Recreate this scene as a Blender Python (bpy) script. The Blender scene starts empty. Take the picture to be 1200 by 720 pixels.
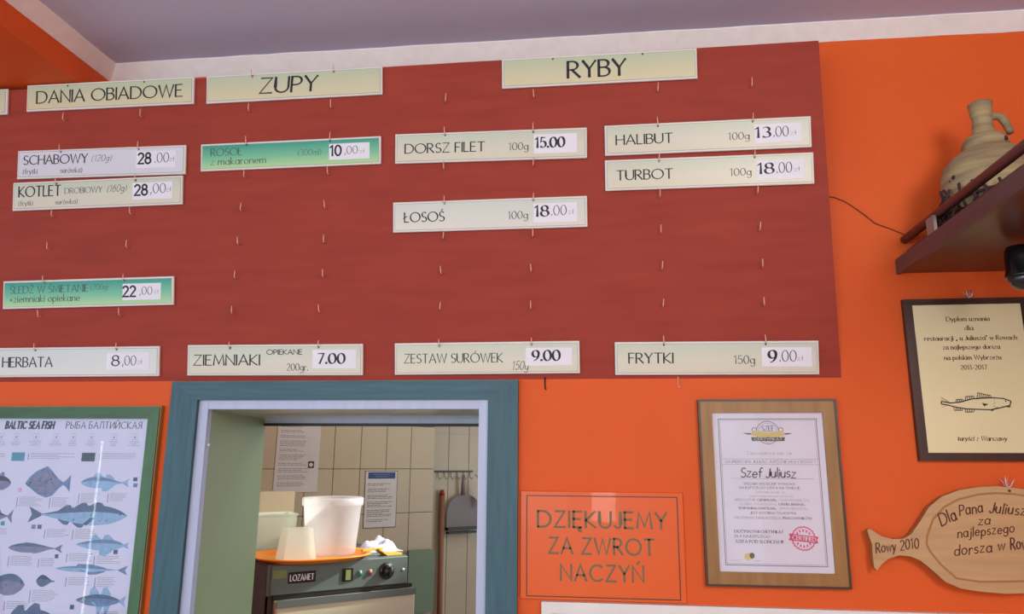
import bpy, math, random
from mathutils import Vector, Matrix
random.seed(7)
S = bpy.context.scene
COL = S.collection
R = math.radians

# ------------------------------------------------------------------ camera
cam = bpy.data.cameras.new('camera'); camo = bpy.data.objects.new('camera', cam); COL.objects.link(camo)
cam.sensor_fit = 'HORIZONTAL'; cam.sensor_width = 36.0; cam.lens = 36.0*860/1200
EYE = Vector((0.0, -2.22, 1.60)); YAW, PITCH, ROLL = .1178, .2058, .0076
fw = Vector((-math.sin(YAW)*math.cos(PITCH), math.cos(YAW)*math.cos(PITCH), math.sin(PITCH)))
rt = fw.cross(Vector((0, 0, 1))).normalized(); up = rt.cross(fw)
r2 = rt*math.cos(ROLL)+up*math.sin(ROLL); u2 = up*math.cos(ROLL)-rt*math.sin(ROLL)
camo.matrix_world = Matrix(((r2.x, u2.x, -fw.x, EYE.x), (r2.y, u2.y, -fw.y, EYE.y), (r2.z, u2.z, -fw.z, EYE.z), (0, 0, 0, 1)))
cam.clip_start = .05
S.camera = camo

# ------------------------------------------------------------------ world, lights, exposure
w = bpy.data.worlds.new('daylight'); S.world = w; w.use_nodes = True
w.node_tree.nodes['Background'].inputs[0].default_value = (.76, .82, 1.0, 1)
w.node_tree.nodes['Background'].inputs[1].default_value = .8
def area(name, loc, target, sx, sy, power, color):
    l = bpy.data.lights.new(name, 'AREA'); l.shape = 'RECTANGLE'; l.size = sx; l.size_y = sy; l.energy = power; l.color = color
    o = bpy.data.objects.new(name, l); COL.objects.link(o); o.location = loc
    o.rotation_euler = (Vector(target)-Vector(loc)).to_track_quat('-Z', 'Y').to_euler()
    return o
area('front_window_light', (-2.0, -5.6, 1.75), (-.3, 0, 1.9), 3.4, 1.7, 68, (.93, 1, .95))
area('left_window_light', (-3.6, -3.45, 1.35), (0, -2.6, 2.5), 2.4, 1.7, 22, (.50, .70, 1))
area('ceiling_lamp_light', (1.35, -3.4, 2.55), (-.3, 0, 1.8), .9, .9, 40, (1, .94, .86))
area('sign_highlight_light', (.03, -5.0, 1.22), (.03, 0, 1.3), .22, .35, 7, (1, .97, .92))  # small unseen light added for the highlight on the orange notice, plus frontal fill
area('glass_streak_light', (-3.52, -2.75, .8), (0, -2.75, .8), .022, 1.82, 1.0, (.85, 1, 1))  # thin strip light added to give the bright streak in the poster glass
area('kitchen_jamb_fill', (1.5, 2.2, 1.7), (-1.3, .9, 1.4), 1.0, 1.0, 10, (.95, 1, .95))  # area light added at the kitchen's right to brighten the green jamb
# kitchen: daylight through its window and an added overhead fill light
area('kitchen_overhead_fill', (-.5, 1.4, 2.55), (-1.2, 1.2, 1.2), .9, .5, 7, (.96, 1, .93))
sp = bpy.data.lights.new('kitchen_sun_patch', 'SPOT'); sp.energy = 360; sp.spot_size = R(22); sp.spot_blend = .3; sp.shadow_soft_size = .05; sp.color = (1, .95, .85)
spo = bpy.data.objects.new('kitchen_sun_patch', sp); COL.objects.link(spo); spo.location = (.75, 1.55, 2.35)
spo.rotation_euler = (Vector((-1.25, 1.0, 1.33))-spo.location).to_track_quat('-Z', 'Y').to_euler()
S.view_settings.view_transform = 'Standard'; S.view_settings.look = 'None'
S.view_settings.exposure = 0.24; S.view_settings.gamma = 1.0; S.view_settings.use_curve_mapping = False

# ------------------------------------------------------------------ materials
def lin(c): return tuple((x/255/12.92 if x/255 <= .04045 else ((x/255+.055)/1.055)**2.4) for x in c)
def mat(name, c, rough=.6, metal=0, c2=None, scale=8, stretch=(1, 1, 1), bump=0, detail=4, spec=.5, trans=0, alpha=1, coat=0, sss=0):
    m = bpy.data.materials.new(name); m.use_nodes = True; nt = m.node_tree; b = nt.nodes['Principled BSDF']
    b.inputs['Roughness'].default_value = rough; b.inputs['Metallic'].default_value = metal
    b.inputs['Specular IOR Level'].default_value = spec; b.inputs['Transmission Weight'].default_value = trans
    b.inputs['Alpha'].default_value = alpha; b.inputs['Coat Weight'].default_value = coat
    col = lin(c)
    b.inputs['Base Color'].default_value = (*col, 1)
    col2 = lin(c2) if c2 else tuple(x*.93 for x in col)
    tc = nt.nodes.new('ShaderNodeTexCoord'); mp = nt.nodes.new('ShaderNodeMapping'); mp.inputs['Scale'].default_value = stretch
    nz = nt.nodes.new('ShaderNodeTexNoise'); nz.inputs['Scale'].default_value = scale; nz.inputs['Detail'].default_value = detail
    rp = nt.nodes.new('ShaderNodeValToRGB'); rp.color_ramp.elements[0].position = .3; rp.color_ramp.elements[1].position = .7
    rp.color_ramp.elements[0].color = (*col2, 1); rp.color_ramp.elements[1].color = (*col, 1)
    L = nt.links.new
    L(tc.outputs['Object'], mp.inputs[0]); L(mp.outputs[0], nz.inputs['Vector']); L(nz.outputs[0], rp.inputs[0]); L(rp.outputs[0], b.inputs['Base Color'])
    if bump:
        bp = nt.nodes.new('ShaderNodeBump'); bp.inputs['Strength'].default_value = bump; bp.inputs['Distance'].default_value = .004
        L(nz.outputs[0], bp.inputs['Height']); L(bp.outputs[0], b.inputs['Normal'])
    return m
def grad(name, bot, top, z0, z1, rough=.35, mid=None):
    """printed vertical colour run of a menu strip, in the strip's own object space"""
    m = mat(name, top, rough); nt = m.node_tree; L = nt.links.new
    tc = nt.nodes.new('ShaderNodeTexCoord'); sx = nt.nodes.new('ShaderNodeSeparateXYZ'); mr = nt.nodes.new('ShaderNodeMapRange')
    mr.inputs[1].default_value = z0; mr.inputs[2].default_value = z1
    rp = nt.nodes.new('ShaderNodeValToRGB'); e = rp.color_ramp.elements
    e[0].color = (*lin(bot), 1); e[1].color = (*lin(top), 1)
    if mid: q = e.new(.45); q.color = (*lin(mid), 1)
    L(tc.outputs['Object'], sx.inputs[0]); L(sx.outputs[2], mr.inputs[0]); L(mr.outputs[0], rp.inputs[0])
    L(rp.outputs[0], nt.nodes['Principled BSDF'].inputs['Base Color'])
    return m
M = {}
M['orange'] = mat('orange_wall_paint', (218, 92, 32), .6, c2=(213, 87, 30), scale=3, bump=.10, detail=8, spec=.3)
M['ceiling'] = mat('ceiling_paint', (208, 216, 246), .7, scale=2, bump=.05)
M['cove'] = mat('cream_cove_paint', (236, 230, 228), .7, scale=30, bump=.2)
M['floor'] = mat('floor_tile', (150, 125, 105), .5, scale=2)
M['board'] = mat('cherry_red_veneer', (156, 60, 45), .68, c2=(143, 52, 39), scale=4, stretch=(1, 1, 7), bump=.03, detail=9, spec=.3)
M['edge'] = mat('board_edge', (110, 45, 40), .6)
M['white'] = mat('white_plastic', (225, 226, 222), .4)
M['card'] = mat('white_card', (228, 230, 240), .5)
M['ink'] = mat('black_ink', (22, 24, 34), .6)
M['inkgrey'] = mat('grey_ink', (66, 72, 80), .6)
M['inksoft'] = mat('faded_grey_ink', (124, 127, 138), .6)
M['bevel'] = mat('bevel_grey', (158, 158, 146), .4)
M['hook'] = mat('brass_hook', (232, 190, 158), .4, metal=.2)
M['teal'] = mat('teal_stained_wood', (52, 96, 108), .5, c2=(42, 82, 94), scale=14, stretch=(6, 1, .5), bump=.15, detail=8)
M['tealh'] = mat('teal_stained_wood_cross', (54, 98, 110), .5, c2=(42, 82, 94), scale=14, stretch=(.5, 1, 6), bump=.15, detail=8)
M['alu'] = mat('brushed_aluminium', (176, 186, 212), .5, metal=.15, scale=40, stretch=(1, 1, .1))
M['jamb'] = mat('green_laminate', (142, 162, 116), .4, c2=(134, 154, 110), scale=3)
M['head'] = mat('grey_green_laminate', (208, 216, 188), .14, metal=.0, spec=.8)
M['black'] = mat('black_rubber', (16, 16, 18), .5)
M['greenframe'] = mat('green_stained_frame', (66, 112, 72), .45, c2=(56, 98, 62), scale=20, stretch=(4, 1, .6), bump=.1)
M['greenframeh'] = mat('green_stained_frame_cross', (62, 100, 62), .45, c2=(54, 88, 54), scale=20, stretch=(.6, 1, 4), bump=.1)
M['poster'] = mat('poster_paper', (196, 200, 226), .5)
def glassmat():
    m = bpy.data.materials.new('picture_glass'); m.use_nodes = True; nt = m.node_tree; nt.nodes.clear()
    o = nt.nodes.new('ShaderNodeOutputMaterial'); t = nt.nodes.new('ShaderNodeBsdfTransparent'); g = nt.nodes.new('ShaderNodeBsdfGlossy'); mx = nt.nodes.new('ShaderNodeMixShader')
    lw = nt.nodes.new('ShaderNodeLayerWeight'); pw = nt.nodes.new('ShaderNodeMath'); pw.operation = 'POWER'; pw.inputs[1].default_value = 5
    f = nt.nodes.new('ShaderNodeMath'); f.operation = 'MULTIPLY_ADD'; f.inputs[1].default_value = .9; f.inputs[2].default_value = .022
    lw.inputs[0].default_value = .5; nt.links.new(lw.outputs['Facing'], pw.inputs[0]); nt.links.new(pw.outputs[0], f.inputs[0]); g.inputs['Roughness'].default_value = .015
    nt.links.new(f.outputs[0], mx.inputs[0]); nt.links.new(t.outputs[0], mx.inputs[1]); nt.links.new(g.outputs[0], mx.inputs[2]); nt.links.new(mx.outputs[0], o.inputs[0])
    return m
M['glass'] = glassmat()
M['wood'] = mat('warm_oak_frame', (156, 116, 62), .45, c2=(136, 98, 50), scale=10, stretch=(4, 1, .5), bump=.1, detail=8)
M['wooddark'] = mat('dark_brown_lip', (70, 45, 32), .4)
M['paper'] = mat('white_paper', (214, 214, 228), .6)
M['signor'] = mat('orange_laminate', (222, 96, 30), .32, spec=.3, c2=(218, 92, 29), scale=2, coat=.08)
M['signtext'] = mat('grey_brown_ink', (112, 96, 62), .5)
M['plaque'] = mat('dark_walnut_plaque', (58, 34, 30), .35, c2=(46, 26, 24), scale=14, stretch=(4, 1, .5))
M['gold'] = mat('pale_gold_plate', (220, 214, 170), .35, metal=.1, scale=3)
M['ply'] = mat('pale_beech', (190, 156, 110), .5, c2=(176, 140, 96), scale=6, stretch=(.6, 1, 7), bump=.05, detail=9)
M['groove'] = mat('wood_groove', (162, 112, 66), .6)
M['burn'] = mat('burnt_brown', (92, 40, 20), .6)
M['pink'] = mat('pink_thread', (196, 140, 150), .7)
M['shelf'] = mat('mahogany_stained_shelf', (98, 70, 68), .45, c2=(88, 60, 58), scale=8, stretch=(6, .5, 6), bump=.05)
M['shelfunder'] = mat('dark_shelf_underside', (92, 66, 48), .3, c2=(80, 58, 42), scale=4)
M['rail'] = mat('mahogany_rail', (100, 58, 56), .45)
M['steel'] = mat('galvanised_bracket', (150, 150, 148), .4, metal=.5)
M['clay'] = mat('weathered_clay', (178, 158, 116), .85, c2=(120, 104, 78), scale=9, stretch=(.6, .6, 5), bump=.8, detail=10)
M['claydark'] = mat('chipped_dark_clay', (60, 45, 38), .9)
M['net'] = mat('dark_brown_net', (62, 42, 40), .9, scale=60)
M['gloss'] = mat('black_gloss_metal', (14, 15, 18), .15)
M['lens'] = mat('lamp_lens', (40, 44, 46), .08)
M['tile'] = mat('cream_tile', (190, 182, 152), .3, c2=(183, 175, 145), scale=5, spec=.35)
M['grout'] = mat('dark_grout', (82, 68, 54), .8)
M['kpaper'] = mat('kitchen_paper', (206, 206, 196), .6)
M['blue'] = mat('blue_print', (46, 72, 124), .5)
M['ovensteel'] = mat('brushed_oven_steel', (104, 122, 116), .4, metal=.35, scale=60, stretch=(.1, 1, 3))
M['ovendoor'] = mat('oven_door_steel', (206, 212, 184), .38, metal=.2, scale=50, stretch=(.1, 1, 3))
M['ovenside'] = mat('dark_brown_steel', (78, 64, 54), .5, metal=.2)
M['dark'] = mat('dark_plastic', (28, 28, 30), .35)
M['green'] = mat('green_lamp', (20, 120, 100), .3)
M['red'] = mat('red_plastic', (170, 34, 40), .35)
M['redlamp'] = mat('red_lamp', (150, 60, 60), .3)
M['sticker'] = mat('olive_sticker', (120, 140, 80), .5)
def milky(name, c, clear, through):
    m = mat(name, c, .35); nt = m.node_tree; o = nt.nodes['Material Output']; b = nt.nodes['Principled BSDF']
    t = nt.nodes.new('ShaderNodeBsdfTranslucent'); t.inputs[0].default_value = (*lin(c), 1); tp = nt.nodes.new('ShaderNodeBsdfTransparent')
    m1 = nt.nodes.new('ShaderNodeMixShader'); m1.inputs[0].default_value = through; m2 = nt.nodes.new('ShaderNodeMixShader'); m2.inputs[0].default_value = clear
    L = nt.links.new; L(b.outputs[0], m1.inputs[1]); L(t.outputs[0], m1.inputs[2]); L(m1.outputs[0], m2.inputs[1]); L(tp.outputs[0], m2.inputs[2]); L(m2.outputs[0], o.inputs[0])
    return m
M['bucket'] = milky('translucent_white_plastic', (244, 248, 250), .6, .5)
M['tub'] = milky('milky_plastic', (226, 238, 226), .35, .45)
M['cardboard'] = mat('beige_card', (150, 138, 112), .7)
M['tray'] = mat('orange_plastic_tray', (255, 150, 24), .3)
M['yellow'] = mat('yellow_wood', (226, 176, 60), .5)
M['cloth'] = mat('blue_white_cloth', (200, 204, 226), .9, scale=20)
M['greenpanel'] = mat('dull_green_board', (112, 140, 112), .55)
M['greyplastic'] = mat('grey_plastic', (128, 122, 118), .5)
M['stick'] = mat('brown_stick', (150, 104, 70), .6)
M['pf1'] = mat('fish_print_blue', (92, 126, 168), .5, c2=(66, 92, 138), scale=60)
M['pf2'] = mat('fish_print_dark', (44, 62, 96), .5, c2=(62, 86, 124), scale=80)
M['pf3'] = mat('fish_print_pale', (132, 172, 206), .5, c2=(110, 150, 188), scale=50)
M['pf4'] = mat('fish_print_grey', (116, 116, 150), .5, c2=(88, 90, 124), scale=70)
M['pteal'] = mat('teal_swatch', (44, 128, 150), .5)
M['pdark'] = mat('dark_green_swatch', (26, 42, 44), .5)
M['ppink'] = mat('pink_swatch', (206, 150, 186), .5)
M['pnavy'] = mat('navy_swatch', (30, 44, 84), .5)
M['stamp'] = mat('pink_red_stamp', (206, 70, 110), .6)
M['crestgold'] = mat('crest_gold', (206, 190, 121), .6)
M['crestgreen'] = mat('crest_olive', (84, 92, 62), .6)

# ------------------------------------------------------------------ mesh builder
class MB:
    def __init__(s): s.v = []; s.f = []; s.m = []; s.mats = []; s.smooth = []
    def mi(s, m):
        m = M[m] if isinstance(m, str) else m
        if m not in s.mats: s.mats.append(m)
        return s.mats.index(m)
    def face(s, pts, m, sm=False):
        i = len(s.v); s.v += [tuple(p) for p in pts]; s.f.append(tuple(range(i, i+len(pts)))); s.m.append(s.mi(m)); s.smooth.append(sm)
    def idx(s, verts, faces, m, sm=False):
        i = len(s.v); s.v += [tuple(p) for p in verts]; k = s.mi(m)
        for f in faces: s.f.append(tuple(i+j for j in f)); s.m.append(k); s.smooth.append(sm)
    def box(s, x0, x1, y0, y1, z0, z1, m):
        v = [(x, y, z) for x in (x0, x1) for y in (y0, y1) for z in (z0, z1)]
        s.idx(v, [(0, 1, 3, 2), (4, 6, 7, 5), (0, 4, 5, 1), (2, 3, 7, 6), (0, 2, 6, 4), (1, 5, 7, 3)], m)
    def bbox(s, x0, x1, y0, y1, z0, z1, b, m):
        """box with its front (-y) edges chamfered by b"""
        f = [(x0+b, y0, z0+b), (x1-b, y0, z0+b), (x1-b, y0, z1-b), (x0+b, y0, z1-b)]
        k = [(x0, y0+b, z0), (x1, y0+b, z0), (x1, y0+b, z1), (x0, y0+b, z1)]
        q = [(x0, y1, z0), (x1, y1, z0), (x1, y1, z1), (x0, y1, z1)]
        fs = [(0, 1, 2, 3), (8+3, 8+2, 8+1, 8)]
        for i in range(4):
            j = (i+1) % 4; fs += [(i, 4+i, 4+j, j), (4+i, 8+i, 8+j, 4+j)]
        s.idx(f+k+q, fs, m)
    def prism(s, pts, y0, y1, m, ms=None, smooth_side=False):
        """outline in x,z pushed from y0 (front) to y1"""
        n = len(pts); a = [(p[0], y0, p[1]) for p in pts]; b = [(p[0], y1, p[1]) for p in pts]
        s.idx(a, [tuple(range(n))], m); s.idx(b, [tuple(range(n-1, -1, -1))], ms or m)
        s.idx(a+b, [(i, i+n, (i+1) % n+n, (i+1) % n) for i in range(n)], ms or m, smooth_side)
    def flat(s, pts, y, m): s.face([(p[0], y, p[1]) for p in pts], m)
    def tube(s, pts, r, m, n=8, cap=True):
        pts = [Vector(p) for p in pts]; rings = []; ref = None
        for i, p in enumerate(pts):
            d = (pts[min(i+1, len(pts)-1)]-pts[max(i-1, 0)]).normalized()
            if ref is None: ref = Vector((0, 0, 1)) if abs(d.z) < .9 else Vector((1, 0, 0))
            a = d.cross(ref).normalized(); b = a.cross(d).normalized(); ref = b
            rr = r[i] if isinstance(r, (list, tuple)) else r
            rings.append([p+a*math.cos(2*math.pi*k/n)*rr+b*math.sin(2*math.pi*k/n)*rr for k in range(n)])
        v = [q for g in rings for q in g]; fs = []
        for i in range(len(pts)-1):
            for k in range(n): fs.append((i*n+k, i*n+(k+1) % n, (i+1)*n+(k+1) % n, (i+1)*n+k))
        if cap: fs += [tuple(range(n-1, -1, -1)), tuple((len(pts)-1)*n+k for k in range(n))]
        s.idx(v, fs, m, True)
    def lathe(s, prof, m, n=32, c=(0, 0, 0), wob=0, lean=(0, 0)):
        v = []; fs = []
        for i, (r, z) in enumerate(prof):
            for k in range(n):
                a = 2*math.pi*k/n; q = r*(1+wob*(math.sin(3*a+z*20)*.5+random.uniform(-.5, .5)))
                v.append((c[0]+q*math.cos(a)+lean[0]*z, c[1]+q*math.sin(a)+lean[1]*z, c[2]+z))
        for i in range(len(prof)-1):
            for k in range(n): fs.append((i*n+k, i*n+(k+1) % n, (i+1)*n+(k+1) % n, (i+1)*n+k))
        if prof[0][0] > 1e-6: fs.append(tuple(range(n-1, -1, -1)))
        if prof[-1][0] > 1e-6: fs.append(tuple((len(prof)-1)*n+k for k in range(n)))
        s.idx(v, fs, m, True)
    def build(s, name, parent=None, loc=(0, 0, 0), rot=(0, 0, 0)):
        me = bpy.data.meshes.new(name); me.from_pydata(s.v, [], s.f)
        for m in s.mats: me.materials.append(m)
        me.polygons.foreach_set('material_index', s.m); me.polygons.foreach_set('use_smooth', s.smooth); me.update()
        o = bpy.data.objects.new(name, me); COL.objects.link(o); o.location = loc; o.rotation_euler = rot
        if parent: o.parent = parent
        return o
def tag(o, label=None, cat=None, group=None, kind=None):
    if label: o['label'] = label
    if cat: o['category'] = cat
    if group: o['group'] = group
    if kind: o['kind'] = kind
    return o
def empty(name, loc, rot=(0, 0, 0), **k):
    o = bpy.data.objects.new(name, None); o.empty_display_size = .05; COL.objects.link(o); o.location = loc; o.rotation_euler = rot
    tag(o, **k); return o
def one(name, parent, fn, **k):
    b = MB(); fn(b); o = b.build(name, parent); tag(o, **k); return o
def circ(cx, cz, rx, rz=None, n=20, a0=0, a1=360):
    rz = rz or rx
    return [(cx+rx*math.cos(R(a0+(a1-a0)*i/n)), cz+rz*math.sin(R(a0+(a1-a0)*i/n))) for i in range(n if abs(a1-a0) == 360 else n+1)]
def ring(b, cx, cz, r0, r1, y, m, n=28):
    for i in range(n):
        a, c = 2*math.pi*i/n, 2*math.pi*(i+1)/n
        b.flat([(cx+r*math.cos(t), cz+r*math.sin(t)) for r, t in ((r0, a), (r1, a), (r1, c), (r0, c))], y, m)
def mitre(b, x0, x1, z0, z1, wd, y0, y1, m, mh=None, lip=None):
    """four mitred frame bars around an opening; y0 front, y1 back"""
    o = [(x0, z0), (x1, z0), (x1, z1), (x0, z1)]; i_ = [(x0+wd, z0+wd), (x1-wd, z0+wd), (x1-wd, z1-wd), (x0+wd, z1-wd)]
    for k in range(4):
        j = (k+1) % 4; mm = (mh or m) if k in (0, 2) else m
        b.prism([o[k], o[j], i_[j], i_[k]], y0, y1, mm)

# ------------------------------------------------------------------ pen lettering
def arc(cx, cy, rx, ry, a0, a1):
    n = max(2, int(abs(a1-a0)/20)); return [(cx+rx*math.cos(R(a0+(a1-a0)*i/n)), cy+ry*math.sin(R(a0+(a1-a0)*i/n))) for i in range(n+1)]
G = {}
def g(ch, w_, *st): G[ch] = (w_, st)
g('A', .74, [(0, 0), (.37, 1), (.74, 0)], [(.13, .34), (.61, .34)])
g('B', .52, [(0, 0), (0, 1)], [(0, 1)]+arc(.24, .77, .23, .23, 90, -90)+[(0, .54)], [(0, .54)]+arc(.25, .27, .27, .27, 90, -90)+[(0, 0)])
g('C', .82, arc(.48, .5, .47, .5, 48, 312))
g('D', .76, [(0, 0), (0, 1)], [(0, 1)]+arc(.28, .5, .48, .5, 90, -90)+[(0, 0)])
g('E', .48, [(0, 0), (0, 1)], [(0, 1), (.47, 1)], [(0, .53), (.4, .53)], [(0, 0), (.48, 0)])
g('F', .46, [(0, 0), (0, 1)], [(0, 1), (.46, 1)], [(0, .52), (.38, .52)])
g('G', .84, arc(.48, .5, .47, .5, 48, 300)+[(.84, .14), (.84, .45)], [(.56, .45), (.84, .45)])
g('H', .66, [(0, 0), (0, 1)], [(.66, 0), (.66, 1)], [(0, .52), (.66, .52)])
g('I', .02, [(0.01, 0), (.01, 1)])
g('J', .34, [(.34, 1), (.34, .22)]+arc(.16, .22, .18, .22, 0, -160))
g('K', .58, [(0, 0), (0, 1)], [(.54, 1), (.02, .46), (.58, 0)])
g('L', .44, [(0, 1), (0, 0), (.44, 0)])
g('M', .84, [(0, 0), (.1, 1), (.42, .12), (.74, 1), (.84, 0)])
g('N', .68, [(0, 0), (0, 1), (.68, 0), (.68, 1)])
g('O', .98, arc(.49, .5, .49, .5, 90, 450))
g('P', .5, [(0, 0), (0, 1)], [(0, 1)]+arc(.22, .73, .27, .27, 90, -90)+[(0, .46)])
g('Q', .98, arc(.49, .5, .49, .5, 90, 450), [(.55, .2), (.95, -.1)])
g('R', .58, [(0, 0), (0, 1)], [(0, 1)]+arc(.22, .74, .26, .26, 90, -90)+[(0, .48)], [(.2, .48), (.58, 0)])
g('S', .5, arc(.27, .745, .22, .255, 40, 270)[:-1]+arc(.25, .245, .25, .245, 90, -140))
g('T', .64, [(0, 1), (.64, 1)], [(.32, 1), (.32, 0)])
g('U', .66, [(0, 1), (0, .34)]+arc(.33, .34, .33, .34, 180, 360)+[(.66, 1)])
g('V', .7, [(0, 1), (.35, 0), (.7, 1)])
g('W', 1.06, [(0, 1), (.27, 0), (.53, 1), (.79, 0), (1.06, 1)])
g('X', .62, [(0, 1), (.62, 0)], [(.62, 1), (0, 0)])
g('Y', .62, [(0, 1), (.31, .48), (.31, 0)], [(.62, 1), (.31, .48)])
g('Z', .62, [(.04, 1), (.6, 1), (0, 0), (.62, 0)])
def ext(new, base, *st, w_=None): G[new] = (w_ or G[base][0], G[base][1]+st)
ext('Ł', 'L', [(-.12, .38), (.26, .62)]); ext('Ś', 'S', [(.22, 1.1), (.36, 1.28)]); ext('Ó', 'O', [(.44, 1.1), (.6, 1.28)])
ext('Ń', 'N', [(.28, 1.1), (.44, 1.28)]); ext('Ę', 'E', [(.4, 0), (.3, -.12), (.34, -.22), (.46, -.22)]); ext('Ą', 'A', [(.7, 0), (.6, -.12), (.64, -.22), (.76, -.22)])
ext('Ż', 'Z', [(.3, 1.12), (.3, 1.22)]); ext('Ź', 'Z', [(.26, 1.1), (.4, 1.28)]); ext('Ć', 'C', [(.44, 1.1), (.6, 1.28)])
for a_, b_ in zip('РАСКТМ', 'PACKTM'): G[a_] = G[b_]
g('Ы', .78, [(0, 0), (0, 1)], [(0, .54)]+arc(.2, .27, .27, .27, 90, -90)+[(0, 0)], [(.76, 0), (.76, 1)])
g('Б', .52, [(.46, 1), (0, 1), (0, 0)], [(0, .56)]+arc(.24, .28, .27, .28, 90, -90)+[(0, 0)])
g('Л', .66, [(0, 0), (.1, .06), (.2, 1), (.66, 1), (.66, 0)])
g('И', .66, [(0, 1), (0, 0)], [(0, 0), (.66, 1)], [(.66, 1), (.66, 0)])
g('Й', .66, [(0, 1), (0, 0)], [(0, 0), (.66, 1)], [(.66, 1), (.66, 0)], [(.2, 1.24), (.33, 1.12), (.46, 1.24)])
g('Я', .56, [(.56, 0), (.56, 1)], [(.56, 1)]+arc(.32, .74, .26, .26, 90, 270)+[(.56, .48)], [(.36, .48), (0, 0)])
X_ = .62
g('a', .5, arc(.25, .3, .24, .31, 30, 390), [(.48, .6), (.48, .08), (.54, 0)])
g('b', .5, [(.02, 1.02), (.02, 0)], arc(.25, .3, .23, .3, 180, -180))
g('c', .44, arc(.26, .3, .25, .3, 45, 315)); g('d', .5, arc(.24, .3, .24, .3, 0, 360), [(.48, 1.02), (.48, 0)])
g('e', .48, [(.03, .33), (.46, .33)]+arc(.25, .31, .23, .3, 10, 320)); g('f', .34, arc(.3, .82, .16, .2, 60, 180)+[(.14, 0)], [(0, .6), (.32, .6)])
g('g', .5, arc(.24, .32, .23, .28, 0, 360), [(.48, .6), (.48, -.1)]+arc(.25, -.12, .23, .22, 0, -150))
g('h', .46, [(.02, 1.02), (.02, 0)], [(.02, .34)]+arc(.24, .36, .21, .25, 170, 0)+[(.45, 0)])
g('i', .06, [(.03, .6), (.03, 0)], [(.03, .78), (.03, .88)]); g('j', .16, [(.14, .6), (.14, -.1)]+arc(0, -.12, .14, .18, 0, -120), [(.14, .78), (.14, .88)])
g('k', .42, [(.02, 1.02), (.02, 0)], [(.38, .6), (.04, .28), (.42, 0)]); g('l', .06, [(.03, 1.02), (.03, 0)])
g('m', .76, [(.02, .6), (.02, 0)], [(.02, .34)]+arc(.2, .4, .17, .21, 170, 0)+[(.37, 0)], [(.37, .34)]+arc(.56, .4, .17, .21, 170, 0)+[(.73, 0)])
g('n', .46, [(.02, .6), (.02, 0)], [(.02, .34)]+arc(.24, .37, .21, .24, 170, 0)+[(.45, 0)])
g('o', .5, arc(.25, .3, .25, .31, 90, 450)); g('p', .5, [(.02, .6), (.02, -.35)], arc(.25, .3, .23, .3, 180, -180))
g('q', .5, arc(.24, .3, .24, .3, 0, 360), [(.48, .6), (.48, -.35)])
g('r', .32, [(.02, .6), (.02, 0)], [(.02, .34)]+arc(.22, .38, .19, .23, 170, 50)); g('s', .36, arc(.19, .455, .15, .15, 40, 270)[:-1]+arc(.18, .155, .17, .155, 90, -140))
g('t', .3, [(.12, .82), (.12, .12)]+arc(.24, .12, .12, .12, 180, 300), [(0, .6), (.28, .6)])
g('u', .46, [(.02, .6), (.02, .22)]+arc(.22, .22, .2, .22, 180, 360)+[(.42, .6)], [(.42, .6), (.44, 0)])
g('v', .42, [(0, .6), (.21, 0), (.42, .6)]); g('w', .64, [(0, .6), (.16, 0), (.32, .6), (.48, 0), (.64, .6)])
g('x', .42, [(0, .6), (.42, 0)], [(.42, .6), (0, 0)]); g('y', .44, [(0, .6), (.22, 0)], [(.44, .6), (.18, -.12), (.04, -.34)])
g('z', .4, [(.02, .6), (.38, .6), (0, 0), (.4, 0)])
ext('ł', 'l', [(-.1, .4), (.16, .62)]); ext('ś', 's', [(.16, .74), (.28, .92)]); ext('ó', 'o', [(.22, .74), (.34, .92)]); ext('ą', 'a', [(.54, 0), (.46, -.14), (.58, -.2)])
ext('ę', 'e', [(.36, .03), (.3, -.14), (.42, -.2)]); ext('ń', 'n', [(.2, .74), (.32, .92)]); ext('ć', 'c', [(.2, .74), (.32, .92)]); ext('ż', 'z', [(.2, .74), (.2, .84)])
g('0', .56, arc(.28, .5, .28, .5, 90, 450)); g('1', .3, [(0, .82), (.2, 1), (.2, 0)]); g('2', .54, arc(.26, .72, .25, .28, 160, -20)+[(.02, 0), (.54, 0)])
g('3', .5, arc(.23, .76, .22, .24, 140, -80), arc(.23, .27, .26, .27, 80, -140)); g('4', .56, [(.42, 0), (.42, 1), (0, .3), (.56, .3)])
g('5', .5, [(.46, 1), (.1, 1), (.05, .56)]+arc(.23, .32, .26, .31, 110, -140)); g('6', .54, arc(.5, .32, .48, .68, 100, 180), arc(.27, .32, .25, .32, 180, -180))
g('7', .5, [(0, 1), (.5, 1), (.16, 0)]); g('8', .52, arc(.26, .76, .21, .24, 90, 450), arc(.26, .27, .26, .27, 90, 450))
g('9', .54, arc(.27, .68, .25, .32, 0, 360), arc(.04, .68, .48, .68, 0, -80))
g('.', .08, [(.04, 0), (.04, .12)]); g(',', .1, [(.07, .12), (.02, -.14)]); g('(', .2, arc(.3, .4, .3, .62, 130, 230)); g(')', .2, arc(-.1, .4, .3, .62, 50, -50))
g('+', .4, [(0, .35), (.4, .35)], [(.2, .15), (.2, .55)]); g('-', .3, [(0, .36), (.3, .36)]); g('!', .06, [(.03, 1), (.03, .3)], [(.03, .12), (.03, 0)])
g('„', .2, [(.04, .1), (0, -.14)], [(.18, .1), (.14, -.14)]); g('”', .2, [(.04, 1), (0, .78)], [(.18, 1), (.14, .78)]); g(':', .08, [(.04, 0), (.04, .1)], [(.04, .45), (.04, .55)])
def text_width(s, sp, space):
    x = 0
    for ch in s: x += space if ch == ' ' else G[ch][0]+sp
    return x-sp
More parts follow.
